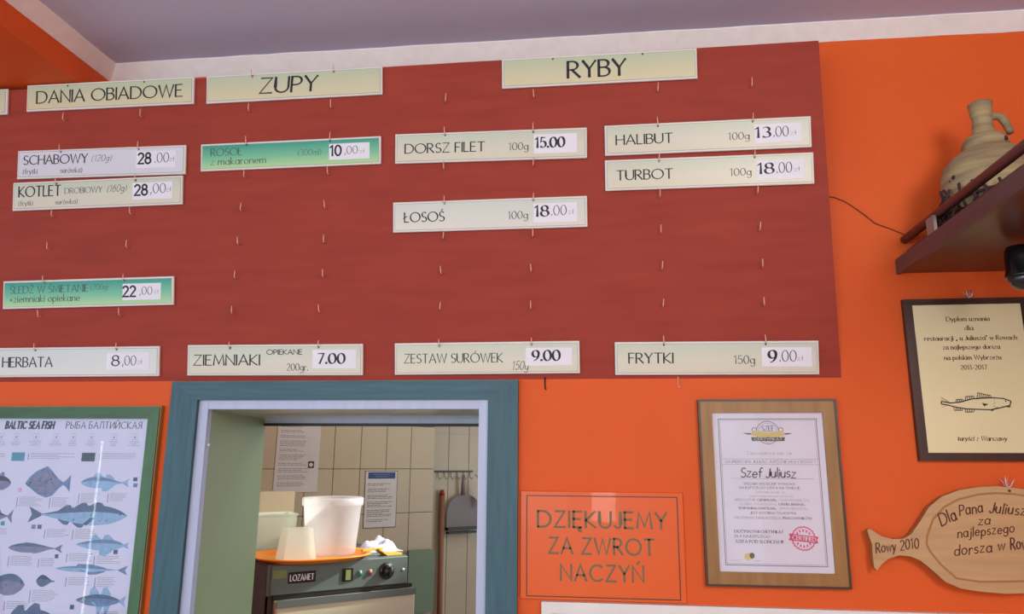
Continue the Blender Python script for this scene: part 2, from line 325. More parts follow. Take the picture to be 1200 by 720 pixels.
def text(b, s, x0, x1, z, h, y, m, thick=.11, thin=.045, serif=0, slant=0, sp=.16, space=.38, rot=0, wander=0):
    """write s between x0 and x1 (cap height h, base line z), on the plane y; the pen is wide on upright strokes"""
    wd = text_width(s, sp, space); kx = (x1-x0)/wd if x1 is not None else h; X = 0; k = b.mi(m); ca, sa = math.cos(rot), math.sin(rot)
    for n_, ch in enumerate(s):
        if ch == ' ': X += space; continue
        gw, st = G[ch]; dz = wander*h*math.sin(n_*2.1)
        for line in st:
            P = []
            for (px, pz) in line:
                P.append(Vector(((X+px+slant*pz)*kx, pz*h+dz)))
            N = len(P)
            if N < 2: continue
            segs = []
            for i in range(N-1):
                d = P[i+1]-P[i]; L = d.length or 1e-9; d = d/L
                wv = max(thin, thick*abs(d.x*math.sin(R(15))-d.y*math.cos(R(15))))*h
                segs.append((d, wv))
            closed = (P[0]-P[-1]).length < 1e-6
            Lp, Rp = [], []
            for i in range(N):
                a = segs[i-1] if i > 0 else (segs[-1] if closed else segs[0]); c = segs[i] if i < N-1 else (segs[0] if closed else segs[-1])
                n1 = Vector((-a[0].y, a[0].x)); n2 = Vector((-c[0].y, c[0].x)); nn = n1+n2
                nn = nn.normalized() if nn.length > .3 else n2
                ww = (a[1]+c[1])/2/2/max(.55, nn.dot(n2))
                e = Vector((0, 0))
                if not closed and i == 0: e = -c[0]*min(c[1], thin*h*1.6)*.3
                if not closed and i == N-1: e = a[0]*min(a[1], thin*h*1.6)*.3
                Lp.append(P[i]+nn*ww+e); Rp.append(P[i]-nn*ww+e)
            def tr(q): return (x0+q.x*ca-q.y*sa, y, z+q.x*sa+q.y*ca)
            b.idx([tr(q) for q in Lp]+[tr(q) for q in Rp], [(i, N+i, N+i+1, i+1) for i in range(N-1)], m)
            if serif:
                for e_, o_ in ((P[0], P[1]), (P[-1], P[-2])):
                    d = e_-o_; pz = (e_.y-dz)/h
                    if d.length and abs(d.y)/d.length > .6 and (abs(pz) < .02 or abs(pz-1) < .02 or abs(pz-.6) < .02):
                        sw = serif*h; t_ = thin*h; zz = 0 if pz < .02 else -t_
                        q = [Vector((e_.x-sw, e_.y+zz)), Vector((e_.x+sw, e_.y+zz)), Vector((e_.x+sw, e_.y+zz+t_)), Vector((e_.x-sw, e_.y+zz+t_))]
                        b.idx([tr(v) for v in q], [(0, 1, 2, 3)], m)
        X += gw+sp

# ------------------------------------------------------------------ setting
CZ = 2.965; WT = .41
def struct(o): o['kind'] = 'structure'; return o
def f(b):
    OL, OR, OB_, OT = -1.245, -.345, 1.0, 1.767
    b.box(-5.5, OL, 0, WT, 0, CZ, 'orange'); b.box(OR, 1.68, 0, WT, 0, CZ, 'orange')
    b.box(OL, OR, 0, WT, OT, CZ, 'orange'); b.box(OL, OR, 0, WT, 0, OB_, 'orange')
struct(one('wall_back', None, f))
struct(one('wall_right', None, lambda b: b.box(1.68, 1.8, -6, WT, 0, CZ, 'orange')))
struct(one('floor', None, lambda b: b.box(-6, 3, -7, 5.5, -.1, 0, 'floor')))
struct(one('ceiling', None, lambda b: b.box(-3.3, 1.8, -6, WT, CZ, CZ+.12, 'ceiling')))
# boxed-in beam running from the wall into the room
struct(one('trim_1', None, lambda b: b.box(-2.7, -1.714, -5.5, 0, 2.832, CZ, 'orange')))
def cove(b, p0, p1, nx, ny, jag=.0015):
    """painted plaster cove: a sloped strip with a slightly uneven edge"""
    N = 40; v = []
    for i in range(N+1):
        t = i/N; x = p0[0]+(p1[0]-p0[0])*t; y = p0[1]+(p1[1]-p0[1])*t
        j1 = random.uniform(-jag, jag); j2 = random.uniform(-jag, jag)*1.5; ex = .036+j2
        v += [(x, y, CZ-.052+j1), (x+nx*.002, y+ny*.002, CZ-.052+j1), (x+nx*ex, y+ny*ex, CZ-.004), (x+nx*ex, y+ny*ex, CZ), (x, y, CZ)]
    fs = []
    for i in range(N):
        for k in range(5): fs.append((5*i+k, 5*i+(k+1) % 5, 5*(i+1)+(k+1) % 5, 5*(i+1)+k))
    b.idx(v, fs, 'cove')
struct(one('trim_2', None, lambda b: cove(b, (-1.714, 0), (1.68, 0), 0, -1)))
struct(one('trim_3', None, lambda b: cove(b, (-1.714, 0), (-1.714, -5.5), 1, 0)))

# serving hatch: casing, aluminium edging, green reveal
hatch = empty('window_1', (0, 0, 0), kind='structure')
one('casing_board', hatch, lambda b: b.prism([(-1.35, 1.0), (-1.26, 1.0), (-1.26, 1.779), (-1.35, 1.838)], -.02, 0, 'teal'))
one('casing_board', hatch, lambda b: b.prism([(-.331, 1.0), (-.24, 1.0), (-.24, 1.838), (-.331, 1.779)], -.02, 0, 'teal'))
one('casing_board', hatch, lambda b: b.prism([(-1.35, 1.838), (-1.26, 1.779), (-.331, 1.779), (-.24, 1.838)], -.02, 0, 'tealh'))
one('aluminium_edging', hatch, lambda b: b.box(-1.26, -1.229, -.006, .02, 1.0, 1.781, 'alu'))
one('aluminium_edging', hatch, lambda b: b.box(-1.2285, -.3605, -.006, .02, 1.751, 1.781, 'alu'))
one('aluminium_edging', hatch, lambda b: b.box(-.36, -.331, -.008, .02, 1.0, 1.783, 'alu'))
one('jamb_panel', hatch, lambda b: b.box(-1.245, -1.229, .02, WT, 1.0, 1.767, 'jamb'))
one('jamb_panel', hatch, lambda b: b.box(-.36, -.345, .02, WT, 1.0, 1.767, 'jamb'))
def f(b):
    v = [(x, y, z) for x in (-1.229, -.36) for y, z in ((.02, 1.752), (WT-.008, 1.742), (WT-.008, 1.7665), (.02, 1.7665))]
    b.idx(v, [(0, 1, 2, 3), (7, 6, 5, 4), (0, 4, 5, 1), (1, 5, 6, 2), (2, 6, 7, 3), (3, 7, 4, 0)], 'head')
one('head_panel', hatch, f)
one('lower_rail', hatch, lambda b: b.box(-1.229, -.36, WT-.008, WT+.012, 1.727, 1.7415, 'alu'))
one('seal_strip', hatch, lambda b: b.box(-1.229, -.36, WT-.010, WT+.012, 1.717, 1.727, 'black'))
one('sill', hatch, lambda b: b.box(-1.2285, -.3605, -.03, WT, 1.0005, 1.012, 'alu'))
def f(b):
    b.tube([(-1.229, .012, 1.64), (-1.222, .012, 1.64)], .006, 'white', 10)
one('screw_cap', hatch, f)

# kitchen walls (turned against the dining room wall), every tile its own piece
KA = R(41); KO = Vector((-1.248, 2.132, 0)); U_ = Vector((math.cos(KA), math.sin(KA), 0)); N_ = Vector((math.sin(KA), -math.cos(KA), 0))
def kp(a, b, z, o=KO): return o+U_*a+N_*b+Vector((0, 0, z))
kw = MB(); kw.box(-1.65, .306, .006, .40, 0, 2.7, 'grout'); kwall = struct(kw.build('wall_kitchen', None, KO, (0, 0, KA)))
kb = MB(); kb.box(-1.65, 1.9, .408, .52, 0, 2.7, 'grout'); kback = struct(kb.build('wall_kitchen_far', None, KO, (0, 0, KA)))
tm = MB(); tm.bbox(.0012, .1606, -.002, .006, .0012, .2540, .0018, 'tile')
tile0 = tm.build('tile', kwall); tile0.location = (.144-.16*.0, 0, 1.543)
first = [tile0]
def put_tile(parent, x, y, z):
    if first: o = first.pop()
    else: o = tile0.copy(); COL.objects.link(o)
    o.parent = parent; o.location = (x, y, z)
for i in range(-8, 2):
    for j in range(-5, 3): put_tile(kwall, -.0175+.162*i, 0, 1.543+.2555*j)
for i in range(-1, 5):
    for j in range(-5, 3): put_tile(kback, .635+.162*i, .402, 1.519+.2515*j)
struct(one('ceiling_kitchen', None, lambda b: b.box(-3.2, 1.6, WT, 4.8, 2.7, 2.8, 'ceiling')))

# ------------------------------------------------------------------ the leaning menu board with its cup hooks
T = .143; ZB = 1.841
mb = empty('menu_board', (0, 0, ZB), (T, 0, 0), label='large cherry red wooden menu wall panel leaning forward over the hatch, studded with hooks', cat='board')
def f(b):
    # 18 mm sheet whose lower back edge is planed off so that it bears flat on the wall
    F_ = [(-2.7, 0, 0), (.700, 0, 0), (.6965, 0, .125), (.671, 0, 1.0045), (-2.7, 0, .985), (-2.7, 0, .125)]
    B_ = [(x, 0.0 if z == 0 else .0178, z) for x, y, z in F_]
    b.idx(F_, [(0, 1, 2, 3, 4, 5)], 'board')
    b.idx(F_+B_, [(5+6, 4+6, 3+6, 2+6), (11, 8, 7, 6), (1, 2, 8, 7), (2, 3, 9, 8), (3, 4, 10, 9), (4, 5, 11, 10), (5, 0, 6, 11)], 'edge')
one('panel', mb, f)
hk = MB(); hk.tube([(0, .001, 0), (0, -.015, 0), (0, -.019, .003), (0, -.019, .024)], .0015, 'hook', 6)
hook0 = hk.build('hook', mb); hook_first = [hook0]
def hook(x, z):
    if hook_first: o = hook_first.pop()
    else: o = hook0.copy(); COL.objects.link(o); o.parent = mb
    o.location = (x, 0, z); o.rotation_euler = (random.uniform(-.1, .1), random.uniform(-.12, .12), 0)
rows = [.983, .871, .764, .655, .546, .436, .327, .214, .102]
colx = [[(None, None), (-1.760, -1.484), (-1.768, -1.490), (-1.779, -1.497), (-1.790, -1.511), (-1.802, -1.522), (-1.812, -1.530), (-1.826, -1.541), (-1.836, -1.549)],
        [(-1.100, -.826), (-1.110, -.834), (-1.116, -.836), (-1.122, -.842), (-1.132, -.851), (-1.139, -.854), (-1.149, -.856), (-1.156, -.867), (-1.162, -.870)],
        [(None, None), (-.461, -.183), (-.464, -.187), (-.467, -.188), (-.466, -.189), (-.470, -.191), (-.476, -.197), (-.481, -.200), (-.484, -.199)],
        [(None, None), (.194, .471), (.192, .471), (.193, .473), (.194, .478), (.194, .481), (.195, .486), (.195, .487), (.195, .488)]]
for c_ in colx:
    for (xa, xb), z in zip(c_, rows):
        for x in (xa, xb):
            if x is not None: hook(x, z)
def f(b): b.tube([(-.16, -.004, .006), (-.16, -.004, -.024), (-.157, -.012, -.03)], .0022, 'black', 6)
one('edge_hook', mb, f)
def f(b): b.tube([(.235, -.004, .006), (.235, -.004, -.022), (.238, -.012, -.026)], .0018, 'hook', 6)
one('edge_hook', mb, f)

# ------------------------------------------------------------------ menu strips
GR = {}
def gradm(kind, h):
    if kind not in GR:
        c = {'header': ((210, 204, 168), (184, 198, 168), (202, 202, 168)), 'cream': ((208, 206, 184), (190, 202, 182), (206, 208, 190)),
             'pale': ((216, 220, 214), (202, 214, 208), None), 'lilac': ((206, 210, 218), (208, 212, 224), None),
             'green': ((172, 214, 150), (38, 152, 132), (112, 190, 150)), 'grey': ((212, 212, 202), (196, 206, 196), None)}[kind]
        GR[kind] = grad('strip_print_'+kind, c[0], c[1], .006, h-.006, mid=c[2])
    return GR[kind]
def sign(x0, x1, zl, zr, h, kind, label, items, holes=True, card=None, group='menu strips hooked on the red board', hx=None):
    """x0,x1: ends; zl,zr: height of the top edge at each end; items: lettering in fractions of the strip"""
    W = x1-x0; ang = math.atan2(zr-zl, W); Rt = Matrix.Rotation(T, 4, 'X')
    loc = Vector((0, 0, ZB))+(Rt @ Vector((x0, -.006, zl-h)))
    root = bpy.data.objects.new('menu_sign', None); COL.objects.link(root)
    root.matrix_world = Matrix.Translation(loc) @ Rt @ Matrix.Rotation(-ang, 4, 'Y')
    tag(root, label, 'sign', group)
    one('plate', root, lambda b: b.bbox(0, W, -.005, .003, 0, h, .0022, 'white'))
    i = .0055
    def f(b):
        b.box(i, W-i, -.0056, -.0046, i, h-i, 'bevel')
        b.face([(i+.0016, -.0058, i+.0016), (W-i-.0016, -.0058, i+.0016), (W-i-.0016, -.0058, h-i-.0016), (i+.0016, -.0058, h-i-.0016)], gradm(kind, h))
    one('printed_face', root, f)
    if card:
        c0, c1, v0, v1 = card
        cobj = one('price_card', root, lambda b: b.box(c0*W, c1*W, -.0066, -.0057, v0*h, v1*h, 'card'))
    for it in items:
        b = MB(); bc = MB(); s, u0, u1, v, ch = it[:5]; o = dict(it[5]) if len(it) > 5 else {}
        m = o.pop('m', 'ink'); onc = o.pop('card', False)
        text(bc if onc else b, s, u0*W, u1*W, v*h, ch*h, -.0068 if onc else -.0060, m, **o)
        if b.v: b.build('lettering', root)
        if bc.v: bc.build('price_lettering', cobj)
    if holes:
        for hxx in (hx or ()): one('hole', root, lambda bb: bb.flat(circ(hxx-x0, h-.0095, .0030, n=10), -.00595, 'black'))
    return root
F = dict(thick=.16, thin=.09, serif=.05); BS = dict(thick=.24, thin=.07, serif=.12, card=True); BB = dict(thick=.2, thin=.18, card=True); LT = dict(thick=.09, thin=.05, card=True)
GY = dict(thick=.13, thin=.06, m='inkgrey'); HW = dict(thick=.09, thin=.07, slant=.25, m='inkgrey')
def zl_(u): return ('zł', u, u+.03, None)
sign(-2.60, -1.9715, .9905, .9905, .088, 'header', 'plain cream header strip cut off at the left edge of the red board', [])
sign(-1.900, -1.3025, .9985, .9965, .0905, 'header', 'cream header strip reading DANIA OBIADOWE, top left of the red board', [('DANIA OBIADOWE', .065, .935, .29, .44, F)], hx=(-1.750, -1.476))
sign(-1.2585, -.6665, .9955, .9965, .0915, 'header', 'cream header strip reading ZUPY above the empty hooks', [('ZUPY', .31, .635, .26, .54, dict(thick=.17, thin=.1, serif=.05, slant=.06))], hx=(-1.100, -.826))
sign(-.2828, .3134, .9975, .998, .0938, 'header', 'cream header strip reading RYBY, rightmost of the top row', [('RYBY', .345, .64, .24, .54, dict(thick=.18, thin=.1, serif=.05))], hx=(-.123, .151))
sign(-1.274, -.6705, .769, .7705, .0895, 'green', 'green menu strip reading ROSÓŁ z makaronem with price 10,00', [
    ('ROSOŁ', .06, .235, .54, .27, GY), ('z makaronem', .06, .37, .21, .25, GY), ('(300ml)', .55, .675, .42, .22, dict(thick=.08, thin=.05, m='inkgrey')),
    ('10', .727, .785, .36, .36, BB), (',00', .805, .875, .40, .28, LT), ('zł', .885, .91, .42, .13, LT)], card=(.72, .94, .21, .79), hx=(-1.116, -.836))
sign(-.625, -.0225, .774, .7685, .0947, 'cream', 'cream menu strip reading DORSZ FILET with price 15.00', [
    ('DORSZ FILET', .055, .475, .33, .31, F), ('100g', .60, .70, .33, .24, GY), ('15.00', .737, .885, .38, .33, BS)], card=(.73, .95, .19, .82), hx=(-.464, -.187))
sign(.032, .6385, .7715, .773, .0935, 'cream', 'cream menu strip reading HALIBUT with price 13.00', [
    ('HALIBUT', .057, .335, .34, .31, F), ('100g', .605, .705, .34, .23, GY), ('13', .733, .805, .37, .33, BS), ('.00', .82, .89, .38, .33, LT), ('zł', .90, .925, .42, .14, LT)], card=(.73, .953, .19, .80), hx=(.192, .471))
sign(.031, .642, .664, .664, .0943, 'cream', 'cream menu strip reading TURBOT with price 18.00, below HALIBUT', [
    ('TURBOT', .057, .33, .33, .31, F), ('100g', .605, .705, .34, .23, GY), ('18', .735, .81, .37, .33, BS), ('.00', .825, .895, .38, .33, LT), ('zł', .905, .93, .42, .14, LT)], card=(.73, .955, .17, .80), hx=(.193, .473))
sign(-1.9265, -1.3269, .7745, .7695, .0964, 'lilac', 'whitish menu strip reading SCHABOWY with price 28.00', [
    ('SCHABOWY', .04, .425, .50, .31, F), ('(120g)', .45, .565, .54, .22, HW), ('(frytki', .04, .125, .17, .18, GY), ('surówka)', .265, .395, .17, .18, GY),
    ('28', .727, .80, .40, .36, BB), ('.00', .825, .905, .42, .33, LT), ('zł', .91, .935, .46, .15, LT)], card=(.715, .945, .25, .82), hx=(-1.768, -1.490))
sign(-1.939, -1.335, .6662, .669, .0955, 'cream', 'cream menu strip reading KOTLET DROBIOWY with price 28,00', [
    ('KOTLET', .04, .29, .48, .36, F), ('DROBIOWY', .315, .535, .53, .2, GY), ('(160g)', .565, .675, .53, .24, HW), ('(frytki', .04, .125, .17, .17, GY), ('surówka)', .26, .39, .17, .17, GY),
    ('28', .727, .80, .37, .36, BB), (',00', .82, .905, .42, .33, LT), ('zł', .91, .935, .46, .15, LT)], card=(.715, .945, .22, .80), hx=(-1.779, -1.497))
sign(-.631, -.0245, .556, .5567, .0957, 'grey', 'pale menu strip reading ŁOSOŚ with price 18.00, below DORSZ FILET', [
    ('ŁOSOŚ', .062, .27, .33, .31, F), ('100g', .60, .70, .33, .24, GY), ('18', .735, .805, .38, .34, BS), ('.00', .82, .895, .40, .32, LT), ('zł', .905, .93, .43, .14, LT)], card=(.73, .95, .18, .80), hx=(-.466, -.189))
sign(-1.962, -1.3586, .3345, .339, .0930, 'green', 'green menu strip reading ŚLEDZ W ŚMIETANIE with price 22,00', [
    ('ŚLEDŹ W ŚMIETANIE', .045, .51, .55, .25, GY), ('(200g)', .525, .625, .60, .2, dict(thick=.08, thin=.05, m='inkgrey')), ('+ziemniaki opiekane', .045, .46, .23, .24, GY),
    ('22', .712, .785, .33, .36, BB), (',00', .81, .88, .38, .28, LT), ('zł', .89, .915, .42, .13, LT)], card=(.71, .93, .2, .78), hx=(-1.812, -1.530))
sign(-1.985, -1.403, .1125, .1133, .0968, 'pale', 'pale menu strip reading HERBATA with price 8,00, bottom left of the board', [
    ('HERBATA', .055, .36, .35, .32, F), ('8', .722, .765, .36, .34, dict(thick=.17, thin=.1, card=True)), (',00', .785, .865, .37, .32, LT), ('zł', .875, .90, .41, .15, LT)], card=(.69, .945, .22, .79), hx=(-1.836, -1.549))
sign(-1.307, -.727, .1155, .113, .0978, 'cream', 'cream menu strip reading ZIEMNIAKI OPIEKANE with price 7.00', [
    ('ZIEMNIAKI', .04, .42, .34, .33, F), ('OPIEKANE', .46, .66, .68, .15, dict(thick=.19, thin=.15)), ('200gr.', .575, .695, .16, .22, GY), ('7.00', .75, .90, .38, .32, BS)], card=(.72, .965, .22, .82), hx=(-1.162, -.870))
sign(-.625, -.054, .1137, .1153, .0978, 'cream', 'cream menu strip reading ZESTAW SURÓWEK with price 9.00', [
    ('ZESTAW SURÓWEK', .055, .59, .37, .28, dict(thick=.13, thin=.07, serif=.04)), ('150g', .64, .725, .13, .26, HW), ('9.00', .75, .895, .40, .32, BS)], card=(.715, .96, .25, .80), hx=(-.484, -.199))
sign(.0508, .637, .1100, .1080, .0982, 'cream', 'cream menu strip reading FRYTKI with price 9.00, bottom right of the board', [
    ('FRYTKI', .07, .29, .36, .30, F), ('150g', .59, .69, .33, .24, GY), ('9', .757, .795, .36, .36, BS), ('.00', .81, .89, .39, .33, LT), ('zł', .895, .92, .42, .14, LT)], card=(.725, .965, .24, .81), hx=(.195, .488))

# ------------------------------------------------------------------ fish poster in its green frame
po = empty('fish_poster', (-1.9, 0, 1.2), label='green framed glazed poster of Baltic sea fish left of the hatch', cat='poster')
def PL(o): o.location = (1.9, 0, -1.2); return o
PX0, PX1, PZ0, PZ1 = -2.13, -1.383, .92, 1.757
def f(b):
    mitre(b, PX0, PX1, PZ0, PZ1, .036, -.022, -.002, 'greenframe', 'greenframeh')
PL(one('frame', po, f))
def f(b): mitre(b, PX0-.004, PX1+.004, PZ0-.004, PZ1+.004, .006, -.018, 0, 'wood')
PL(one('frame_lip', po, f, label='thin bare wood edge of the green frame'))
PL(one('paper', po, lambda b: b.box(PX0+.03, PX1-.036, -.006, -.002, PZ0+.03, PZ1-.034, 'poster')))
def W2(px, py):
    # the poster sheet, surveyed: three marks along the icon line
    return ((-1.8777, 1.6629)[0]+(px-21)*((-1.5380, 1.6641)[0]-(-1.8777, 1.6629)[0])/114.0, (-1.7005, 1.6635)[1])
def f(b):
    text(b, 'BALTIC SEA FISH', *[(-1.9212, 1.6874)[0], (-1.7519, 1.6878)[0]], (-1.8545, 1.6889)[1], .022, -.0062, 'ink', thick=.3, thin=.22, slant=.15, sp=.32)
    text(b, 'РЫБА БАЛТИЙСКАЯ', *[(-1.7070, 1.6880)[0], (-1.4475, 1.6886)[0]], (-1.6446, 1.6895)[1], .021, -.0062, 'ink', thick=.14, thin=.085, serif=.07, sp=.26)
    # icons and their captions
    for px in (3, 21, 44, 68, 88, 109, 135, 159):
        x, z = W2(px, 512)
        for q in ((-.009, -.0085, .009), (.0085, .009, .009)): b.flat([(x+q[0], z-q[2]), (x+q[1], z-q[2]), (x+q[1], z+q[2]), (x+q[0], z+q[2])], -.0062, 'inksoft')
        for zz in (-.009, .009): b.flat([(x-.009, z+zz-.0004), (x+.009, z+zz-.0004), (x+.009, z+zz+.0004), (x-.009, z+zz+.0004)], -.0062, 'inksoft')
        b.flat([(x-.003, z-.004), (x+.002, z-.005), (x+.003, z+.004)], -.0062, 'inkgrey')
        for k in range(4):
            hw = random.uniform(.008, .022); zz = z-.015-.0045*k
            b.flat([(x-hw, zz), (x+hw, zz), (x+hw, zz+.0011), (x-hw, zz+.0011)], -.0062, 'inksoft')
PL(one('heading', po, f, kind='stuff'))
def lines(b, x, z, n, wmin, wmax, dz=.0052, m='inksoft', hh=.0016):
    for k in range(n):
        xx = x; L = random.uniform(wmin, wmax); zz = z-k*dz
        while xx < x+L:
            q = random.uniform(.004, .013); b.flat([(xx, zz), (xx+q, zz), (xx+q, zz+hh), (xx, zz+hh)], -.0062, m); xx += q+.0018
def f(b):
    for (p, n, wa, wb) in [((-1.8180, 1.6088), 4, .09, .16), ((-1.5721, 1.6104), 4, .10, .13), ((-1.9325, 1.6081), 3, .02, .025), ((-1.8357, 1.4724), 6, .05, .08), ((-1.7231, 1.4713), 6, .04, .07), ((-1.6256, 1.4856), 6, .03, .06), ((-1.5271, 1.4868), 5, .03, .05),
                           ((-1.7265, 1.3749), 5, .05, .07), ((-1.6309, 1.3766), 6, .05, .07), ((-1.8367, 1.2930), 6, .06, .08), ((-1.7338, 1.2876), 5, .03, .05), ((-1.6410, 1.3049), 5, .06, .08), ((-1.5486, 1.2993), 5, .05, .08), ((-1.6339, 1.2344), 5, .05, .07), ((-1.5375, 1.2368), 6, .04, .06),
                           ((-1.7485, 1.1939), 7, .06, .08), ((-1.8942, 1.3745), 4, .02, .03), ((-1.8298, 1.1592), 5, .05, .07), ((-1.5134, 1.1387), 5, .04, .06)]:
        lines(b, p[0], p[1], n, wa, wb)
        b.flat([(p[0]-.009, p[1]-.0052*n), (p[0]-.006, p[1]-.0052*n), (p[0]-.006, p[1]), (p[0]-.009, p[1])], -.0062, 'inksoft')
PL(one('small_print', po, f, kind='stuff'))
def sw(b, p, w_, h_, m): b.flat([(p[0]-w_/2, p[1]-h_/2), (p[0]+w_/2, p[1]-h_/2), (p[0]+w_/2, p[1]+h_/2), (p[0]-w_/2, p[1]+h_/2)], -.0063, m)
def f(b):
    sw(b, (-1.8616, 1.5991), .046, .027, 'pteal'); sw(b, (-1.6176, 1.5994), .046, .027, 'pdark'); sw(b, (-1.8392, 1.4949), .014, .013, 'ppink'); sw(b, (-1.4491, 1.5321), .014, .012, 'pnavy'); sw(b, (-1.4469, 1.5138), .014, .012, 'pf1')
    sw(b, (-1.7745, 1.3831), .014, .013, 'pf1'); sw(b, (-1.7541, 1.3834), .014, .013, 'blue'); sw(b, (-1.8821, 1.3917), .014, .013, 'pteal'); sw(b, (-1.4879, 1.3132), .014, .013, 'pnavy'); sw(b, (-1.6106, 1.1493), .014, .013, 'pnavy'); sw(b, (-1.6830, 1.2964), .012, .012, 'pnavy')
PL(one('colour_swatch', po, f))
def fish(x0, x1, zc, h, body, back, fin, tail_h=.9, fat=.38, nd=2, na=1, fh=.35, spots=0):
    """printed fish, head at x1 (x1<x0 turns it round): body, darker back, fins, tail, eye, gill line"""
    b = MB(); L = x1-x0
    def prof(t): return max(0., math.sin(math.pi*min(1, max(0, (t-.10)/.9))**(1.15+fat)))**.75 if t > .1 else 0
    ts = [.1+.9*i/18 for i in range(19)]
    topz = [max(.12*(1-t), prof(t))*h*.5 for t in ts]
    b.flat([(x0+L*t, zc+q) for t, q in zip(ts, topz)]+[(x0+L*t, zc-q*.95) for t, q in reversed(list(zip(ts, topz)))], -.0063, body)
    b.flat([(x0+L*t, zc+q) for t, q in zip(ts, topz)]+[(x0+L*t, zc+q*.35) for t, q in reversed(list(zip(ts, topz)))], -.0064, back)
    b.flat([(x0+L*.13, zc+h*.07), (x0+L*.0, zc+h*.5*tail_h), (x0+L*.035, zc), (x0, zc-h*.5*tail_h), (x0+L*.13, zc-h*.07)], -.00645, fin)
    def fins(n, sgn, a, c_):
        for k in range(n):
            t0 = a+(c_-a)*k/n; t1 = a+(c_-a)*(k+.85)/n; q0 = prof(t0)*h*.47; q1 = prof(t1)*h*.47
            b.flat([(x0+L*t0, zc+sgn*q0), (x0+L*t1, zc+sgn*q1), (x0+L*(t1-.02), zc+sgn*(q1+fh*h*.8)), (x0+L*(t0+t1)/2, zc+sgn*((q0+q1)/2+fh*h)), (x0+L*(t0+.01), zc+sgn*(q0+fh*h*.3))], -.0062, fin)
    fins(nd, 1, .3, .78); fins(na, -1, .3, .6)
    b.flat([(x0+L*.68, zc-h*.12), (x0+L*.6, zc-h*.5), (x0+L*.56, zc-h*.42), (x0+L*.64, zc-h*.08)], -.0065, fin)
    b.flat(circ(x0+L*.925, zc+h*.08, h*.05, n=10), -.0066, 'ink')
    for i in range(6):
        a0, a1 = R(-60+20*i), R(-40+20*i); cx = x0+L*.76; rr = h*.36
        p = [(cx+L/abs(L)*rr*.5*math.cos(a), zc+rr*math.sin(a)) for a in (a0, a1)]
        b.flat([p[0], p[1], (p[1][0]+.001, p[1][1]), (p[0][0]+.001, p[0][1])], -.0066, 'pf2')
    for k in range(spots):
        sx = x0+L*random.uniform(.3, .85); sz = zc+random.uniform(-.25, .3)*h; b.flat(circ(sx, sz, h*.035*random.uniform(.6, 1.4), n=7), -.0065, 'pf2')
    return PL(b.build('fish_illustration', po))
def fx(a, c, h, *r, **k): fish(a[0], c[0], (a[1]+c[1])/2, h, *r, **k)
def f(b):
    FR = [(-1.8244, 1.5149), (-1.8124, 1.5337), (-1.7915, 1.5526), (-1.7721, 1.5621), (-1.7525, 1.5703), (-1.7355, 1.5558), (-1.7113, 1.5321), (-1.6920, 1.5204), (-1.6896, 1.5138), (-1.7068, 1.5004), ((-1.7243, 1.4791)), (-1.7468, 1.4723), (-1.7781, 1.4837), (-1.8012, 1.4993)]
    c = (-1.7566, 1.5183); b.flat(FR, -.0063, 'pf1')
    inner = [((x-c[0])*.82+c[0], (z-c[1])*.82+c[1]) for x, z in FR]; b.flat(inner, -.0064, 'pf4')
    b.flat([(-1.6947, 1.5190), (-1.6815, 1.5297), (-1.6687, 1.5431), (-1.6683, 1.5193), (-1.6672, 1.4903), (-1.6811, 1.5060), (-1.6940, 1.5137)], -.0064, 'pf1')
    for i in range(14):
        a = random.uniform(0, 6.28); r_ = random.uniform(0, .03); b.flat(circ(c[0]+r_*math.cos(a)*1.3, c[1]+r_*math.sin(a), random.uniform(.0018, .0042), n=8), -.0065, 'pf2')
    b.flat(circ(*(-1.8070, 1.5178), .0035, n=10), -.0066, 'ink'); b.flat(circ(*(-1.8088, 1.5098), .003, n=10), -.0066, 'ink'); b.flat([(-1.8230, 1.5150), (-1.8109, 1.5045), (-1.8159, 1.5177)], -.0066, 'pf2')
PL(one('fish_illustration', po, f))
fx((-1.4680, 1.5215), (-1.6332, 1.5197), .036, 'pf3', 'pf1', 'pf3', nd=2, fh=.4, tail_h=.8)
fx((-1.7975, 1.4178), (-1.4617, 1.4231), .062, 'pf3', 'pf2', 'pf2', nd=3, na=2, fh=.2, tail_h=.8, spots=10)
fx((-1.9777, 1.5160), (-1.8722, 1.5144), .045, 'pf4', 'ink', 'pf4')
fx((-1.8502, 1.4144), (-1.9901, 1.4122), .05, 'pf4', 'ink', 'pf4')
fx((-1.6665, 1.3222), (-1.8521, 1.3158), .03, 'pf4', 'pf2', 'pf4', nd=1, fh=.15)
fx((-1.4452, 1.3342), (-1.6245, 1.3306), .034, 'pf3', 'pf1', 'pf3', fat=-.4, nd=2, na=1, fh=.5, tail_h=.6)
fx((-1.4417, 1.2591), (-1.6836, 1.2609), .018, 'pf3', 'pf1', 'pf1', nd=1, na=1, fh=.5, tail_h=1.6)
fx((-1.9398, 1.2066), (-1.7771, 1.2108), .066, 'pf4', 'pf2', 'pf4', nd=0, na=0, spots=5)
fx((-1.6782, 1.2233), (-1.7412, 1.2217), .036, 'pf2', 'ink', 'pf2', nd=0, na=0, tail_h=.1)
fx((-1.4367, 1.1727), (-1.6019, 1.1681), .036, 'pf1', 'pf2', 'pf3', fat=-.2, nd=2, na=2, fh=.7, tail_h=1)
fx((-1.8789, 1.1055), (-1.6570, 1.1172), .056, 'pf1', 'pf2', 'pf2', nd=2, fh=.4)
PL(one('glass', po, lambda b: b.box(PX0+.03, PX1-.03, -.0125, -.011, PZ0+.03, PZ1-.03, 'glass')))

